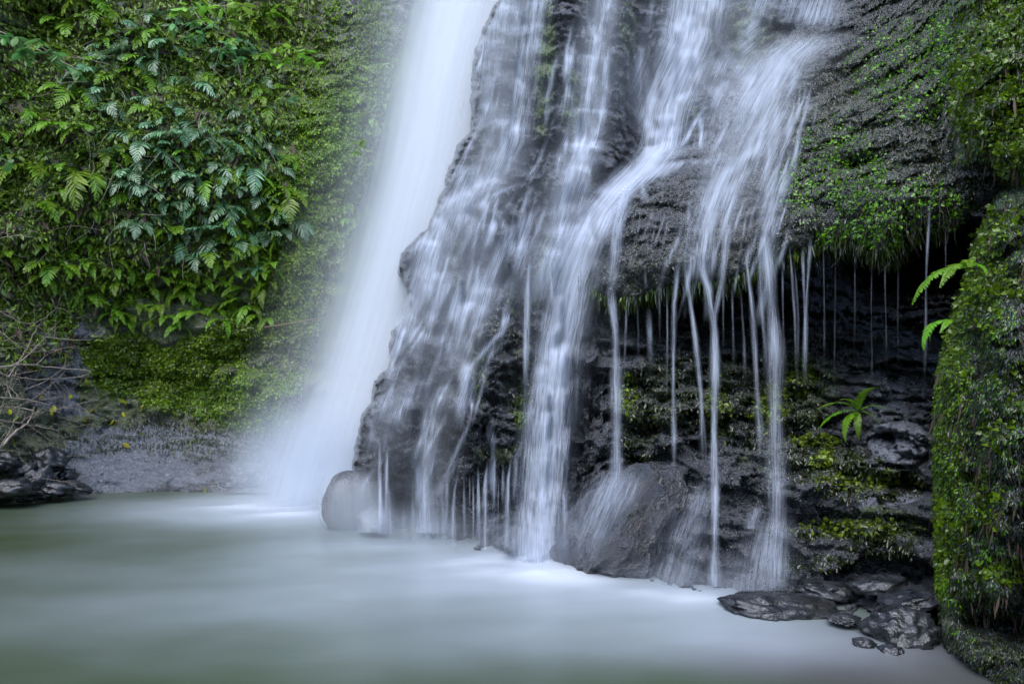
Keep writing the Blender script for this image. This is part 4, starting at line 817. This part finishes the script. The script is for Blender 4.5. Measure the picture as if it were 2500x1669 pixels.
PLACES = {'hanging_fern': [(640, 300, 'beside the curved vine'), (500, 120, 'below the top-edge spray of leaves'), (330, 180, 'high on the left'), (330, 330, 'left of the middle'), (470, 330, 'in the middle'), (600, 480, 'at the right end near the mossy wall'), (430, 470, 'lower middle'), (500, 590, 'in the lowest row')],
 'small_fern': [(330, 670, 'upper left of the band'), (300, 760, 'lower left of the band'), (450, 680, 'upper middle'), (450, 770, 'lower middle'), (580, 680, 'upper right'), (580, 770, 'lower right'), (660, 580, 'at the far right end')],
 'wet_fern': [(960, 130, 'near the top edge'), (940, 300, 'a third of the way down'), (900, 450, 'halfway down'), (870, 600, 'lowest of them')],
 'cliff_fern': [(120, 100, 'near the top left corner'), (640, 60, 'at the top, right of the leafy sprays'), (60, 330, 'by the left frame edge'), (200, 330, 'inward from the left edge'), (60, 560, 'above the twig tangle'), (190, 570, 'by the bare rock ledge')]}
FR = {'kio': [frond_mesh('frond', 0.62, 0.19, 13, g_, 'fern_blue', 10 + i, .22) for i, g_ in enumerate((.8, 1., 1.1, .9, 1.05, .7))],
      'kiog': [frond_mesh('frond', 0.60, 0.18, 13, g_, 'fern_green', 20 + i, .22) for i, g_ in enumerate((.85, 1., 1.1))],
      'small': [frond_mesh('frond', 0.42, 0.085, 16, g_, 'fern_green', 30 + i, .26, ang=70) for i, g_ in enumerate((.7, .9, 1.1, .8, 1.0))],
      'lime': [frond_mesh('frond', 0.42, 0.062, 24, g_, 'fern_lime', 40 + i, .30, ang=78, taper=1.0) for i, g_ in enumerate((.75, .95, 1.1))]}
def place_fern(name, P, N, kind, nf, scale, label, group, spread=1.0, fan=None):
    root = bpy.data.objects.new(name, None); link(root); root.location = P; root.empty_display_size = 0.1
    az = math.atan2(N[0], -N[1]) if N is not None else 0
    root.rotation_euler = (0, 0, az); root.scale = (scale,) * 3
    tag(root, label, 'fern', group)
    for k in range(nf):
        f = bpy.data.objects.new('frond', FR[kind][rng.integers(len(FR[kind]))]); link(f, root)
        if fan: yaw, pitch, roll, s = fan[k]
        else: yaw, pitch, roll, s = ((k - (nf - 1) / 2) * 42 * spread + rng.normal() * 12, rng.normal() * 14, rng.normal() * 14, rng.uniform(.75, 1.15))
        f.rotation_euler = (R(pitch), R(roll), R(yaw)); f.scale = (s,) * 3
    return root
def fern_field(name, items, W, n, kind, nf, sc, label, group, D=None, key='A', mind=26, kinds=None, spread=1.0):
    D = DA if D is None else D; got = []; tries = 0
    while len(got) < n and tries < 60:
        tries += 1; x, y = scatter(W, 80)
        for a, b in zip(x, y):
            if len(got) < n and all((a - c) ** 2 + (b - d) ** 2 > mind ** 2 for c, d in got): got.append((a, b))
    for (a, b) in got:
        j = int((b - gy[0]) / G); i = int((a - gx[0]) / G); N = NRM[key][j, i]; P = pt(a, b, float(sample(D, a, b))) + N * 0.02
        kd_ = kind if not kinds else kinds[rng.integers(len(kinds))]
        nn_ = int(rng.integers(nf[0], nf[1] + 1)); lb = label.replace('glossy blue-green', 'bright green broad-leaved') if kd_ == 'kiog' and name == 'hanging_fern' else label
        place_fern(name, P, N, kd_, nn_, rng.uniform(*sc), lb + ' with ' + ('two', 'three', 'four', 'five')[nn_ - 2] + ' fronds, ' + where(a, b, PLACES[name]), group, spread)
fern_field('hanging_fern', None, wmap([(430, 430, 170, 150, 1.2), (600, 480, 120, 170, 1), (330, 330, 110, 130, .7), (480, 120, 180, 110, .6), (640, 300, 60, 200, .6), (330, 180, 130, 130, .6), (500, 590, 110, 40, 1)], 80, .4),
           150, 'kio', (3, 5), (.6, 1.0), 'glossy blue-green fern', 'glossy ferns crowded over the upper left cliff', kinds=['kio', 'kio', 'kiog'])
fern_field('small_fern', None, wmap([(430, 690, 190, 50, 1), (520, 740, 180, 40, 1, 8), (320, 740, 160, 50, 1, 5), (620, 650, 70, 60, .6), (230, 640, 100, 60, .6), (660, 560, 60, 60, .5)], 60, .4),
           95, 'small', (3, 5), (.8, 1.2), 'small bright green fern', 'bright ferns in a band above the creeper mound', mind=20)
fern_field('wet_fern', None, wmap([(930, 360, 44, 250, 1, 14), (880, 500, 40, 130, 1, 10), (975, 150, 24, 130, .7, 10)], 60, .4),
           34, 'small', (2, 4), (.7, 1.05), 'pale wet fern beside the white fall', 'spray-soaked ferns beside the white fall', mind=20)
fern_field('cliff_fern', None, wmap([(120, 330, 140, 260, 1), (60, 560, 110, 140, 1), (180, 560, 120, 90, .8), (200, 60, 190, 90, .8), (640, 60, 140, 80, .7)], 60, .4),
           60, 'small', (3, 5), (.7, 1.25), 'dark shaded fern', 'ferns in the shaded left undergrowth', mind=26, kinds=['small', 'kiog', 'small'])
def one_fern(px, py, D, key, kind, nf, s, label, fan, push=0.0, dep=None):
    if key not in NRM: NRM[key] = normals(blur(D, 2))
    P = pt(px, py, dep or (float(sample(D, px, py)) - push))
    return place_fern('fern', P, None, kind, nf, s, label, None, 1, fan)
one_fern(2352, 655, DD, 'D', 'lime', 4, 1.0, 'lime green fern on the near mossy wall, upper of the two by the hollow', [(-75, 4, 0, 1.0), (-42, -6, 0, .85), (-15, -14, 0, .7), (15, -10, 10, .6)], .10, 4.72)
one_fern(2318, 785, DD, 'D', 'lime', 3, .75, 'small lime green fern on the near mossy wall, lower of the two', [(-72, 0, 0, 1.0), (-30, -5, 10, .65), (-100, 8, 0, .6)], .10, 4.72)
one_fern(2095, 1005, DB, 'B', 'lime', 8, .95, 'lime green fern with arching fronds on the rock beneath the overhang', [(-80, -35, 0, .95), (-88, -5, 0, 1.0), (-62, 15, 0, .9), (-30, 35, 0, .7), (60, 5, 0, .75), (82, -30, 0, .8), (12, -78, 0, .95), (-50, -55, 0, .7)], .22)

# stems, twigs, roots ---------------------------------------------
def tube_arrays(P, r0, r1, sides=6):
    P = np.array(P, float); n = len(P); t = unit(np.gradient(P, axis=0)); up = np.array([0.2, 1.0, 0.1]); a = unit(np.cross(t, up)); b = np.cross(t, a)
    th = np.arange(sides) * 2 * math.pi / sides; r = np.linspace(r0, r1, n)[:, None, None]
    V = P[:, None] + r * (a[:, None] * np.cos(th)[None, :, None] + b[:, None] * np.sin(th)[None, :, None])
    i = np.arange(n - 1)[:, None] * sides; k = np.arange(sides)[None]
    return V.reshape(-1, 3), np.stack([i + k, i + (k + 1) % sides, i + sides + (k + 1) % sides, i + sides + k], -1).reshape(-1, 4)
def smoothpath(p, m=8, wob=0.0):
    p = np.array(p, float); out = []
    for i in range(len(p) - 1):
        a = p[max(i - 1, 0)]; b = p[i]; c = p[i + 1]; d = p[min(i + 2, len(p) - 1)]
        for t in np.linspace(0, 1, m, endpoint=False):
            out.append(0.5 * ((2 * b) + (-a + c) * t + (2 * a - 5 * b + 4 * c - d) * t * t + (-a + 3 * b - 3 * c + d) * t ** 3))
    out.append(p[-1]); out = np.array(out)
    if wob: out[1:-1] += rng.normal(size=(len(out) - 2, 3)) * wob
    return out
def branch(name, paths, mat, label, cat, group=None, parent=None):
    VV = []; FF = []; b = 0
    for P, r0, r1 in paths:
        v, f = tube_arrays(P, r0, r1); VV.append(v); FF.append(f + b); b += len(v)
    V = np.concatenate(VV); o = mesh_np(name, V, np.concatenate(FF), MAT[mat], parent, origin=tuple(V[0]) if parent is None else None)
    return tag(o, label, cat, group) if parent is None else o
def pxpath(l, off=0.1, D=None, m=8, wob=0.0):
    D = DV_all if D is None else D
    return smoothpath([pt(a, b, (c[0] if c else float(sample(D, a, b)) - off)) for a, b, *c in l], m, wob)
branch('vine', [(pxpath([(632, 318), (650, 355), (675, 400), (690, 450), (712, 515)], .3), .011, .006)], 'stem', 'dark curved vine hanging down the cliff beside the glossy ferns', 'vine')
branch('root', [(pxpath([(640, 800), (720, 788), (800, 775), (835, 782), (880, 785)], .12), .016, .006), (pxpath([(700, 795), (705, 850), (700, 900)], .1), .006, .003)], 'fibre', 'thin reddish root stretched sideways over the moss by the white fall', 'root')
twl = [([(-40, 905), (40, 890), (95, 893), (220, 905)], .012), ([(-30, 905), (45, 885), (95, 840), (140, 800)], .009), ([(-20, 905), (80, 925), (190, 920), (225, 908)], .008), ([(-20, 970), (60, 975), (120, 988)], .012),
       ([(-20, 1120), (30, 1060), (70, 1030), (85, 990)], .016), ([(-20, 845), (60, 810), (110, 790)], .007), ([(20, 920), (60, 860), (90, 800)], .006), ([(120, 1005), (190, 985), (240, 975)], .006), ([(-10, 1025), (60, 1035), (140, 1050)], .01),
       ([(0, 760), (70, 790), (130, 760), (150, 720)], .005), ([(-10, 585), (40, 575), (90, 582)], .006), ([(70, 1170), (110, 1160), (150, 1170)], .005), ([(30, 1000), (100, 960), (160, 905)], .005), ([(40, 905), (15, 960), (0, 1010)], .005), ([(60, 950), (110, 930), (170, 890)], .006), ([(-10, 800), (60, 850), (130, 860)], .005)]
for i, (l, r) in enumerate(twl):
    base = pxpath(l, rng.uniform(.15, .6), wob=.004); k = len(base) // 2; r *= 1.35; paths = [(base, r, r * .35)]
    for q in range(2):
        s = base[rng.integers(3, len(base) - 3)]; d = rng.normal(size=3) * np.array([.25, .08, .22]) + np.array([.12, 0, .1]); paths.append((smoothpath([s, s + d * .5 + rng.normal(size=3) * .02, s + d], 5, .003), r * .5, r * .2))
    branch('dead_branch', paths, 'twig', 'bare dead branch at the left bank' + (', main pale one crossing level', ', pale one forking upward', ', level one just below the main', ', level one by the yellow leaves', ', thick dark one leaning up from the stones', ', high one at the frame edge', ', short one rising steeply', ', short straight one over wet rock', ', dark one low in the tangle', ', highest arching one', ', lone one high in the ferns', ', thin one lying on the stones', ', thin slanting one over bare rock', ', one bending down at the frame edge', ', short one in the middle', ', one crossing beneath the ferns')[i], 'branch', 'dead branches tangled at the left bank')
def thicket(name, items, n, length, r, mat, label, cat, off=(.02, .3), dirz=-1.0, jit=.6):
    W = wmap(items, 60, .5); x, y = scatter(W, n); VV = []; FF = []; b = 0
    for a, c in zip(x, y):
        P = pt(a, c, float(sample(DV_all, a, c)) - rng.uniform(*off)); L = rng.uniform(*length); d = unit(np.array([0, 0, dirz]) + rng.normal(size=3) * jit); e = rng.normal(size=3) * L * .12
        v, f = tube_arrays(smoothpath([P, P + d * L * .5 + e, P + d * L], 4), r, r * .4, 4); VV.append(v); FF.append(f + b); b += len(v)
    tag(mesh_np(name, np.concatenate(VV), np.concatenate(FF), MAT[mat]), label, cat, None, 'stuff')
thicket('twigs', [(60, 880, 130, 200, 1), (80, 1050, 120, 90, .8), (30, 650, 90, 120, .6)], 260, (.12, .5), .0035, 'twig', 'fine dry twigs littering the left bank', 'twigs', (.0, .3), 0.1, 1.0)
thicket('rootlets', [(830, 720, 60, 150, 1), (760, 850, 70, 90, .7), (930, 130, 50, 100, .5), (700, 800, 60, 60, .5), (860, 600, 30, 60, .6)], 230, (.15, .6), .0028, 'fibre', 'thin orange rootlets trailing down the moss beside the white fall', 'roots', (.02, .1), -1.2, .3)
thicket('rootlets', [(420, 150, 260, 180, 1), (300, 450, 300, 200, .6), (720, 60, 90, 80, 1)], 240, (.3, .9), .004, 'twig', 'thin brown stems threading through the cliff undergrowth', 'stems', (.05, .3), -.8, .7)
thicket('rootlets', [(2190, 560, 200, 40, 1), (2280, 480, 60, 50, 1), (1900, 640, 120, 30, .6)], 130, (.08, .3), .0022, 'stem', 'dark hanging roots under the overhang lip', 'roots', (.0, .1), -1.6, .3)

def leaf_mesh(name, L, W_, mat, curl=.15, seed=0):
    g = np.random.default_rng(seed); V = []; Fc = []; n = 7
    for k in range(n):
        t = k / (n - 1); w = W_ * .5 * math.sin(math.pi * min(1, t * .92 + .06)) ** .8 * (1 if t < 1 else 0); z = -curl * L * (t ** 2)
        V += [(-w, -L * t, z - w * .25), (0, -L * t, z), (w, -L * t, z - w * .25)]
    for k in range(n - 1):
        a = k * 3; Fc += [(a, a + 1, a + 4, a + 3), (a + 1, a + 2, a + 5, a + 4)]
    me = bpy.data.meshes.new(name); me.from_pydata(V, [], Fc); me.update(); at_ = me.attributes.new('tint', 'FLOAT', 'POINT'); at_.data.foreach_set('value', np.full(len(V), g.uniform(.1, .8), np.float32)); me.materials.append(MAT[mat]); return me
YL = [leaf_mesh('leaf', .085, .045, 'yellow', c, i) for i, c in enumerate((.1, .3, .5))]
ylist = [(105, 965), (195, 955), (210, 925), (228, 912), (175, 962), (125, 995), (227, 1000), (155, 860), (45, 1015), (20, 1000), (130, 990), (215, 1020), (250, 985), (290, 975), (307, 978), (310, 1012), (285, 1030), (278, 1025), (300, 1005), (350, 950), (340, 1055), (300, 1080), (350, 985), (335, 1060),
         (490, 1025), (500, 1020), (617, 1022), (585, 965), (205, 1060), (170, 1045), (140, 1120), (160, 1135), (710, 825), (700, 1040), (760, 900), (30, 1070), (15, 1100), (15, 1125), (500, 1188), (525, 1178), (606, 1153), (628, 1150), (660, 1152), (678, 1165), (672, 1178), (685, 1137), (700, 1148), (582, 1178), (640, 1150), (800, 630), (760, 555), (620, 730), (850, 655)]
for i, (a, b) in enumerate(ylist):
    o = bpy.data.objects.new('fallen_leaf', YL[i % 3]); link(o); o.location = pt(a, b, float(sample(DV_all, a, b)) - .05)
    o.rotation_euler = (rng.uniform(.2, 1.3), rng.normal() * .5, rng.uniform(-3, 3)); s = rng.uniform(1.0, 1.6); o.scale = (s, s, s)
    tag(o, 'yellow fallen leaf caught on the wet rock and moss of the left bank', 'leaf', 'yellow leaves strewn over the left bank')
for (a, b, lab) in ((2055, 1463, 'small yellow-green leaf lying on the low flat rock'), (2245, 1528, 'curled bright yellow leaf on the wet stones by the near mossy wall')):
    o = bpy.data.objects.new('fallen_leaf', YL[1]); link(o); o.location = pt(a, b, float(sample(DV_all, a, b)) - .12); o.rotation_euler = (1.2, .3, 1.2); o.scale = (.7, .7, .7); tag(o, lab, 'leaf')

def sprig(stem, leaves, L, W_, mat, label, nper=5, r=.004):
    """stem: px path with depths; leaves: cluster px positions"""
    S = smoothpath([pt(a, b, d) for a, b, d in stem], 6)
    root = bpy.data.objects.new('leafy_twig', None); link(root); root.location = S[0]; tag(root, label, 'twig')
    branch('stem', [(S - S[0], r, r * .5)], 'twig', None, None, parent=root)
    me = [leaf_mesh('leaf', L, W_, mat, c, 7 + i) for i, c in enumerate((.05, .2, .35))]
    for (a, b, d) in leaves:
        P = Vector(pt(a, b, d)) - Vector(S[0])
        for k in range(nper):
            o = bpy.data.objects.new('leaf', me[rng.integers(3)]); link(o, root); o.location = P + Vector(rng.normal(size=3) * .01)
            o.rotation_euler = (rng.uniform(-.2, .9), rng.normal() * .4, k * 6.28 / nper + rng.normal() * .4); s = rng.uniform(.7, 1.15); o.scale = (s, s, s)
sprig([(905, 395, 11.6), (850, 330, 11.2), (780, 240, 10.6), (720, 170, 10.1), (690, 140, 9.9)], [(650, 130, 9.8), (675, 118, 9.8), (700, 140, 9.9), (712, 115, 9.9), (735, 135, 10), (760, 140, 10), (770, 155, 10), (690, 150, 9.9), (665, 150, 9.9), (745, 122, 10)], .15, .055, 'bright_leaf', 'yellow-green leafy twig arching in front of the cliff, top left of the white fall')
sprig([(905, 395, 11.6), (895, 370, 11.5), (880, 345, 11.4)], [(880, 350, 11.4), (865, 372, 11.4), (888, 343, 11.4)], .11, .05, 'bright_leaf', 'little bright sprig low on the long thin stem beside the misty ferns')
sprig([(-40, 60, 6.2), (30, 90, 6.2), (100, 115, 6.2), (150, 150, 6.1)], [(10, 90, 6.2), (40, 92, 6.2), (70, 115, 6.2), (95, 100, 6.2), (120, 125, 6.2), (140, 135, 6.1), (60, 128, 6.2)], .10, .055, 'soft_leaf', 'soft green leafy twig reaching in from the upper left corner')
sprig([(90, 120, 6.3), (150, 150, 6.1), (200, 175, 6.0)], [(165, 160, 6.1), (195, 175, 6.0), (205, 170, 6.0)], .11, .06, 'soft_leaf', 'drooping pair of leaves below the corner twig at upper left', 3)
sprig([(-40, 385, 6.5), (0, 388, 6.5), (25, 395, 6.5)], [(5, 385, 6.5), (25, 395, 6.5)], .10, .06, 'soft_leaf', 'few soft leaves at the left frame edge below the corner twig', 3)
sprig([(480, -30, 7.5), (520, 10, 7.5), (580, 15, 7.4), (640, 5, 7.4)], [(455, 15, 7.5), (480, 8, 7.5), (505, 15, 7.5), (540, 18, 7.4), (565, 5, 7.4), (590, 12, 7.4), (440, 25, 7.5)], .12, .06, 'bright_leaf', 'bright overhanging leafy spray at the top edge of the left cliff')
sprig([(470, 20, 8), (500, 60, 8), (560, 90, 8.2), (620, 110, 8.4)], [(420, 60, 8), (470, 55, 8), (490, 85, 8), (520, 60, 8), (560, 110, 8.2), (600, 100, 8.4), (540, 125, 8.2), (460, 90, 8), (590, 140, 8.3)], .12, .05, 'soft_leaf', 'green leafy twig hanging just under the bright spray at the top left')

# boulders ----------------------------------------------------------
def boulder(name, px, py, depth, rx, ry, rz, label, mat='boulder', seed=0, rough=.25, flat=1.0, ang=0, cat='rock', group=None, sub=5):
    import bmesh
    bm = bmesh.new(); bmesh.ops.create_icosphere(bm, subdivisions=sub, radius=1); V = np.array([v.co[:] for v in bm.verts])
    f1, f2, c, c2 = worley(V * 1.6 + seed * 7.7); d = 1 + rough * (0.9 * fbm(V * 1.3 + seed, 3) + .5 * facets(V * 1.5 + seed, 1.0) + .5 * facets(V * 3.2 + seed, .5) + .12 * (c - .5) + .06 * fbm(V * 12, 2))
    V = V * d[:, None] * np.array([rx, ry, rz]); a = R(ang); V = np.stack([V[:, 0] * math.cos(a) - V[:, 2] * math.sin(a), V[:, 1], V[:, 0] * math.sin(a) + V[:, 2] * math.cos(a)], -1)
    for v, p in zip(bm.verts, V): v.co = p
    me = bpy.data.meshes.new(name); bm.to_mesh(me); bm.free(); me.polygons.foreach_set('use_smooth', np.ones(len(me.polygons), bool))
    at_ = me.attributes.new('moss', 'FLOAT', 'POINT'); at_.data.foreach_set('value', np.full(len(V), .05, np.float32)); me.materials.append(MAT[mat])
    o = bpy.data.objects.new(name, me); link(o); o.location = pt(px, py, depth); return tag(o, label, cat, group)
boulder('boulder', 850, 1232, 8.95, .28, .28, .38, 'smooth rounded boulder half hidden by spray at the foot of the white fall', 'boulder', 1, .12)
boulder('boulder', 1515, 1300, 7.0, .42, .5, .66, 'largest wet boulder, at the pool edge under a thin sheet of water', 'cascade', 2, .42, ang=-38)
boulder('boulder', 1915, 1488, 5.72, .44, .28, .11, 'low flat dark rock breaking the pool surface', 'boulder', 3, .3, ang=-6)
boulder('boulder', 2190, 1540, 5.15, .22, .24, .14, 'dark wet stone between the flat rock and the near mossy wall', 'boulder', 4, .4, ang=8)
boulder('boulder', 2230, 1460, 5.4, .22, .2, .06, 'thin shiny slab lying on top of the dark stones by the near mossy wall', 'boulder', 5, .35, ang=10)
boulder('boulder', 2060, 1510, 5.35, .10, .1, .03, 'little wet stone just above the water right of the flat rock', 'boulder', 6, .4)
for i, (a, b, d, x, z, lab) in enumerate([(2110, 1570, 4.95, .07, .035, 'small wet stone in front of the dark stone by the near wall'), (2175, 1592, 4.85, .08, .04, 'wet stone with a shiny top nearest the camera at the foot of the near wall'), (2245, 1570, 4.95, .09, .06, 'angular wet stone against the foot of the near wall'), (2020, 1440, 6.0, .22, .06, 'long wet shelf stone behind the low flat rock'), (2150, 1425, 5.75, .2, .07, 'layered wet stone above the shiny slab')]):
    boulder('stone', a, b, d, x, x * .8, z, lab, 'boulder', 60 + i, .45, ang=(-4, 10, 30, -5, 6)[i], sub=4)
sr = [(20, 1195, 10.4, .35, .25, .14, 0, 'broad flat-topped dark stone at the left frame edge by the water'), (90, 1175, 10.9, .22, .2, .2, 35, 'upright dark stone standing in the pile at the left bank'), (120, 1125, 11.1, .2, .2, .17, 10, 'blocky brown-grey stone at the back of the left stone pile'),
      (60, 1150, 10.9, .16, .2, .12, 20, 'small dark stone wedged in the left stone pile'), (140, 1190, 10.9, .22, .2, .1, -10, 'wet slab at the front of the left stone pile'), (190, 1190, 11.1, .22, .15, .07, -16, 'low pointed stone at the right end of the left stone pile'),
      (10, 1130, 10.7, .2, .2, .13, 0, 'dark stone half out of frame behind the flat-topped one'), (165, 1160, 11.3, .13, .12, .1, 0, 'round little stone above the pointed one'), (60, 1215, 10.6, .12, .12, .05, 0, 'tiny low stone at the water below the pile'), (105, 1205, 10.8, .16, .12, .07, 5, 'low stone at the water in front of the upright one')]
for i, (a, b, d, x, y, z, an, lab) in enumerate(sr): boulder('stone', a, b, d, x, y, z, lab, 'boulder', 20 + i, .5, ang=an, sub=4)
for i, (a, b, d, x, z) in enumerate([(600, 1175, 11.6, .18, .1), (650, 1168, 11.5, .22, .13), (560, 1182, 11.6, .12, .06)]): boulder('stone', a, b, d, x, x, z, ('rounded stone with yellow leaves at the pool edge left of the white fall', 'biggest of the dark stones at the pool edge left of the white fall', 'smallest dark stone at the pool edge left of the white fall')[i], 'boulder', 40 + i, .4, sub=4)

# spray -------------------------------------------------------------
def mist(name, c, r, dens, label, col=(0.84, 0.91, 1.0), noise=1.2):
    bpy.ops.mesh.primitive_uv_sphere_add(segments=32, ring_count=16, location=c); o = bpy.context.active_object; o.name = name; o.data.name = name
    o.scale = r; o.rotation_euler = (0, 0, 0)
    M = NT(name + ' volume'); tc = M.n('ShaderNodeTexCoord'); 
    vl = M.n('ShaderNodeVectorMath', operation='LENGTH'); M.l(tc.outputs['Object'], vl.inputs[0])
    f = M.ramp(vl.outputs['Value'], 0.0, 1.0, 1.0, 0.0); f = M.math('POWER', f, 1.3)
    f = M.math('MULTIPLY', f, M.ramp(M.noise(M.geo(), noise, 2), 0.25, 0.7, 0.55, 1.25))
    v = M.n('ShaderNodeVolumePrincipled'); v.inputs['Color'].default_value = (*col, 1); v.inputs['Anisotropy'].default_value = 0.1
    M.l(M.math('MULTIPLY', f, dens), v.inputs['Density']); M.l(v.outputs[0], M.out.inputs['Volume']); o.data.materials.append(M.m)
    return tag(o, label, 'spray', None, 'stuff')
mist('spray_mist', pt(770, 1130, 10.4), (1.5, 1.3, 1.2), 1.7, 'cloud of fine spray where the white fall hits the pool')
mist('spray_mist', pt(930, 600, 11.6), (0.9, 1.2, 2.6), 0.03, 'drifting spray along the left edge of the white fall')
mist('spray_mist', pt(1250, 700, 8.6), (2.3, 1.0, 3.2), 0.17, 'thin spray hanging before the stepped rock face')
mist('spray_mist', pt(1600, 150, 9.6), (2.2, 1.2, 1.7), 0.12, 'bright spray above the shoulder of the overhang')
mist('spray_mist', pt(1300, 1345, 7.15), (1.0, .55, .5), 1.1, 'spray where the bright chute meets the pool')
mist('spray_mist', pt(1010, 1300, 8.1), (1.3, .5, .4), 0.9, 'low spray along the foot of the stepped rock face')
mist('spray_mist', pt(1720, 1425, 6.1), (.9, .4, .3), 0.7, 'low spray at the foot of the tall bright column')
mist('spray_mist', pt(860, 1250, 8.5), (.6, .4, .5), 1.3, 'spray drifting over the round boulder by the white fall')
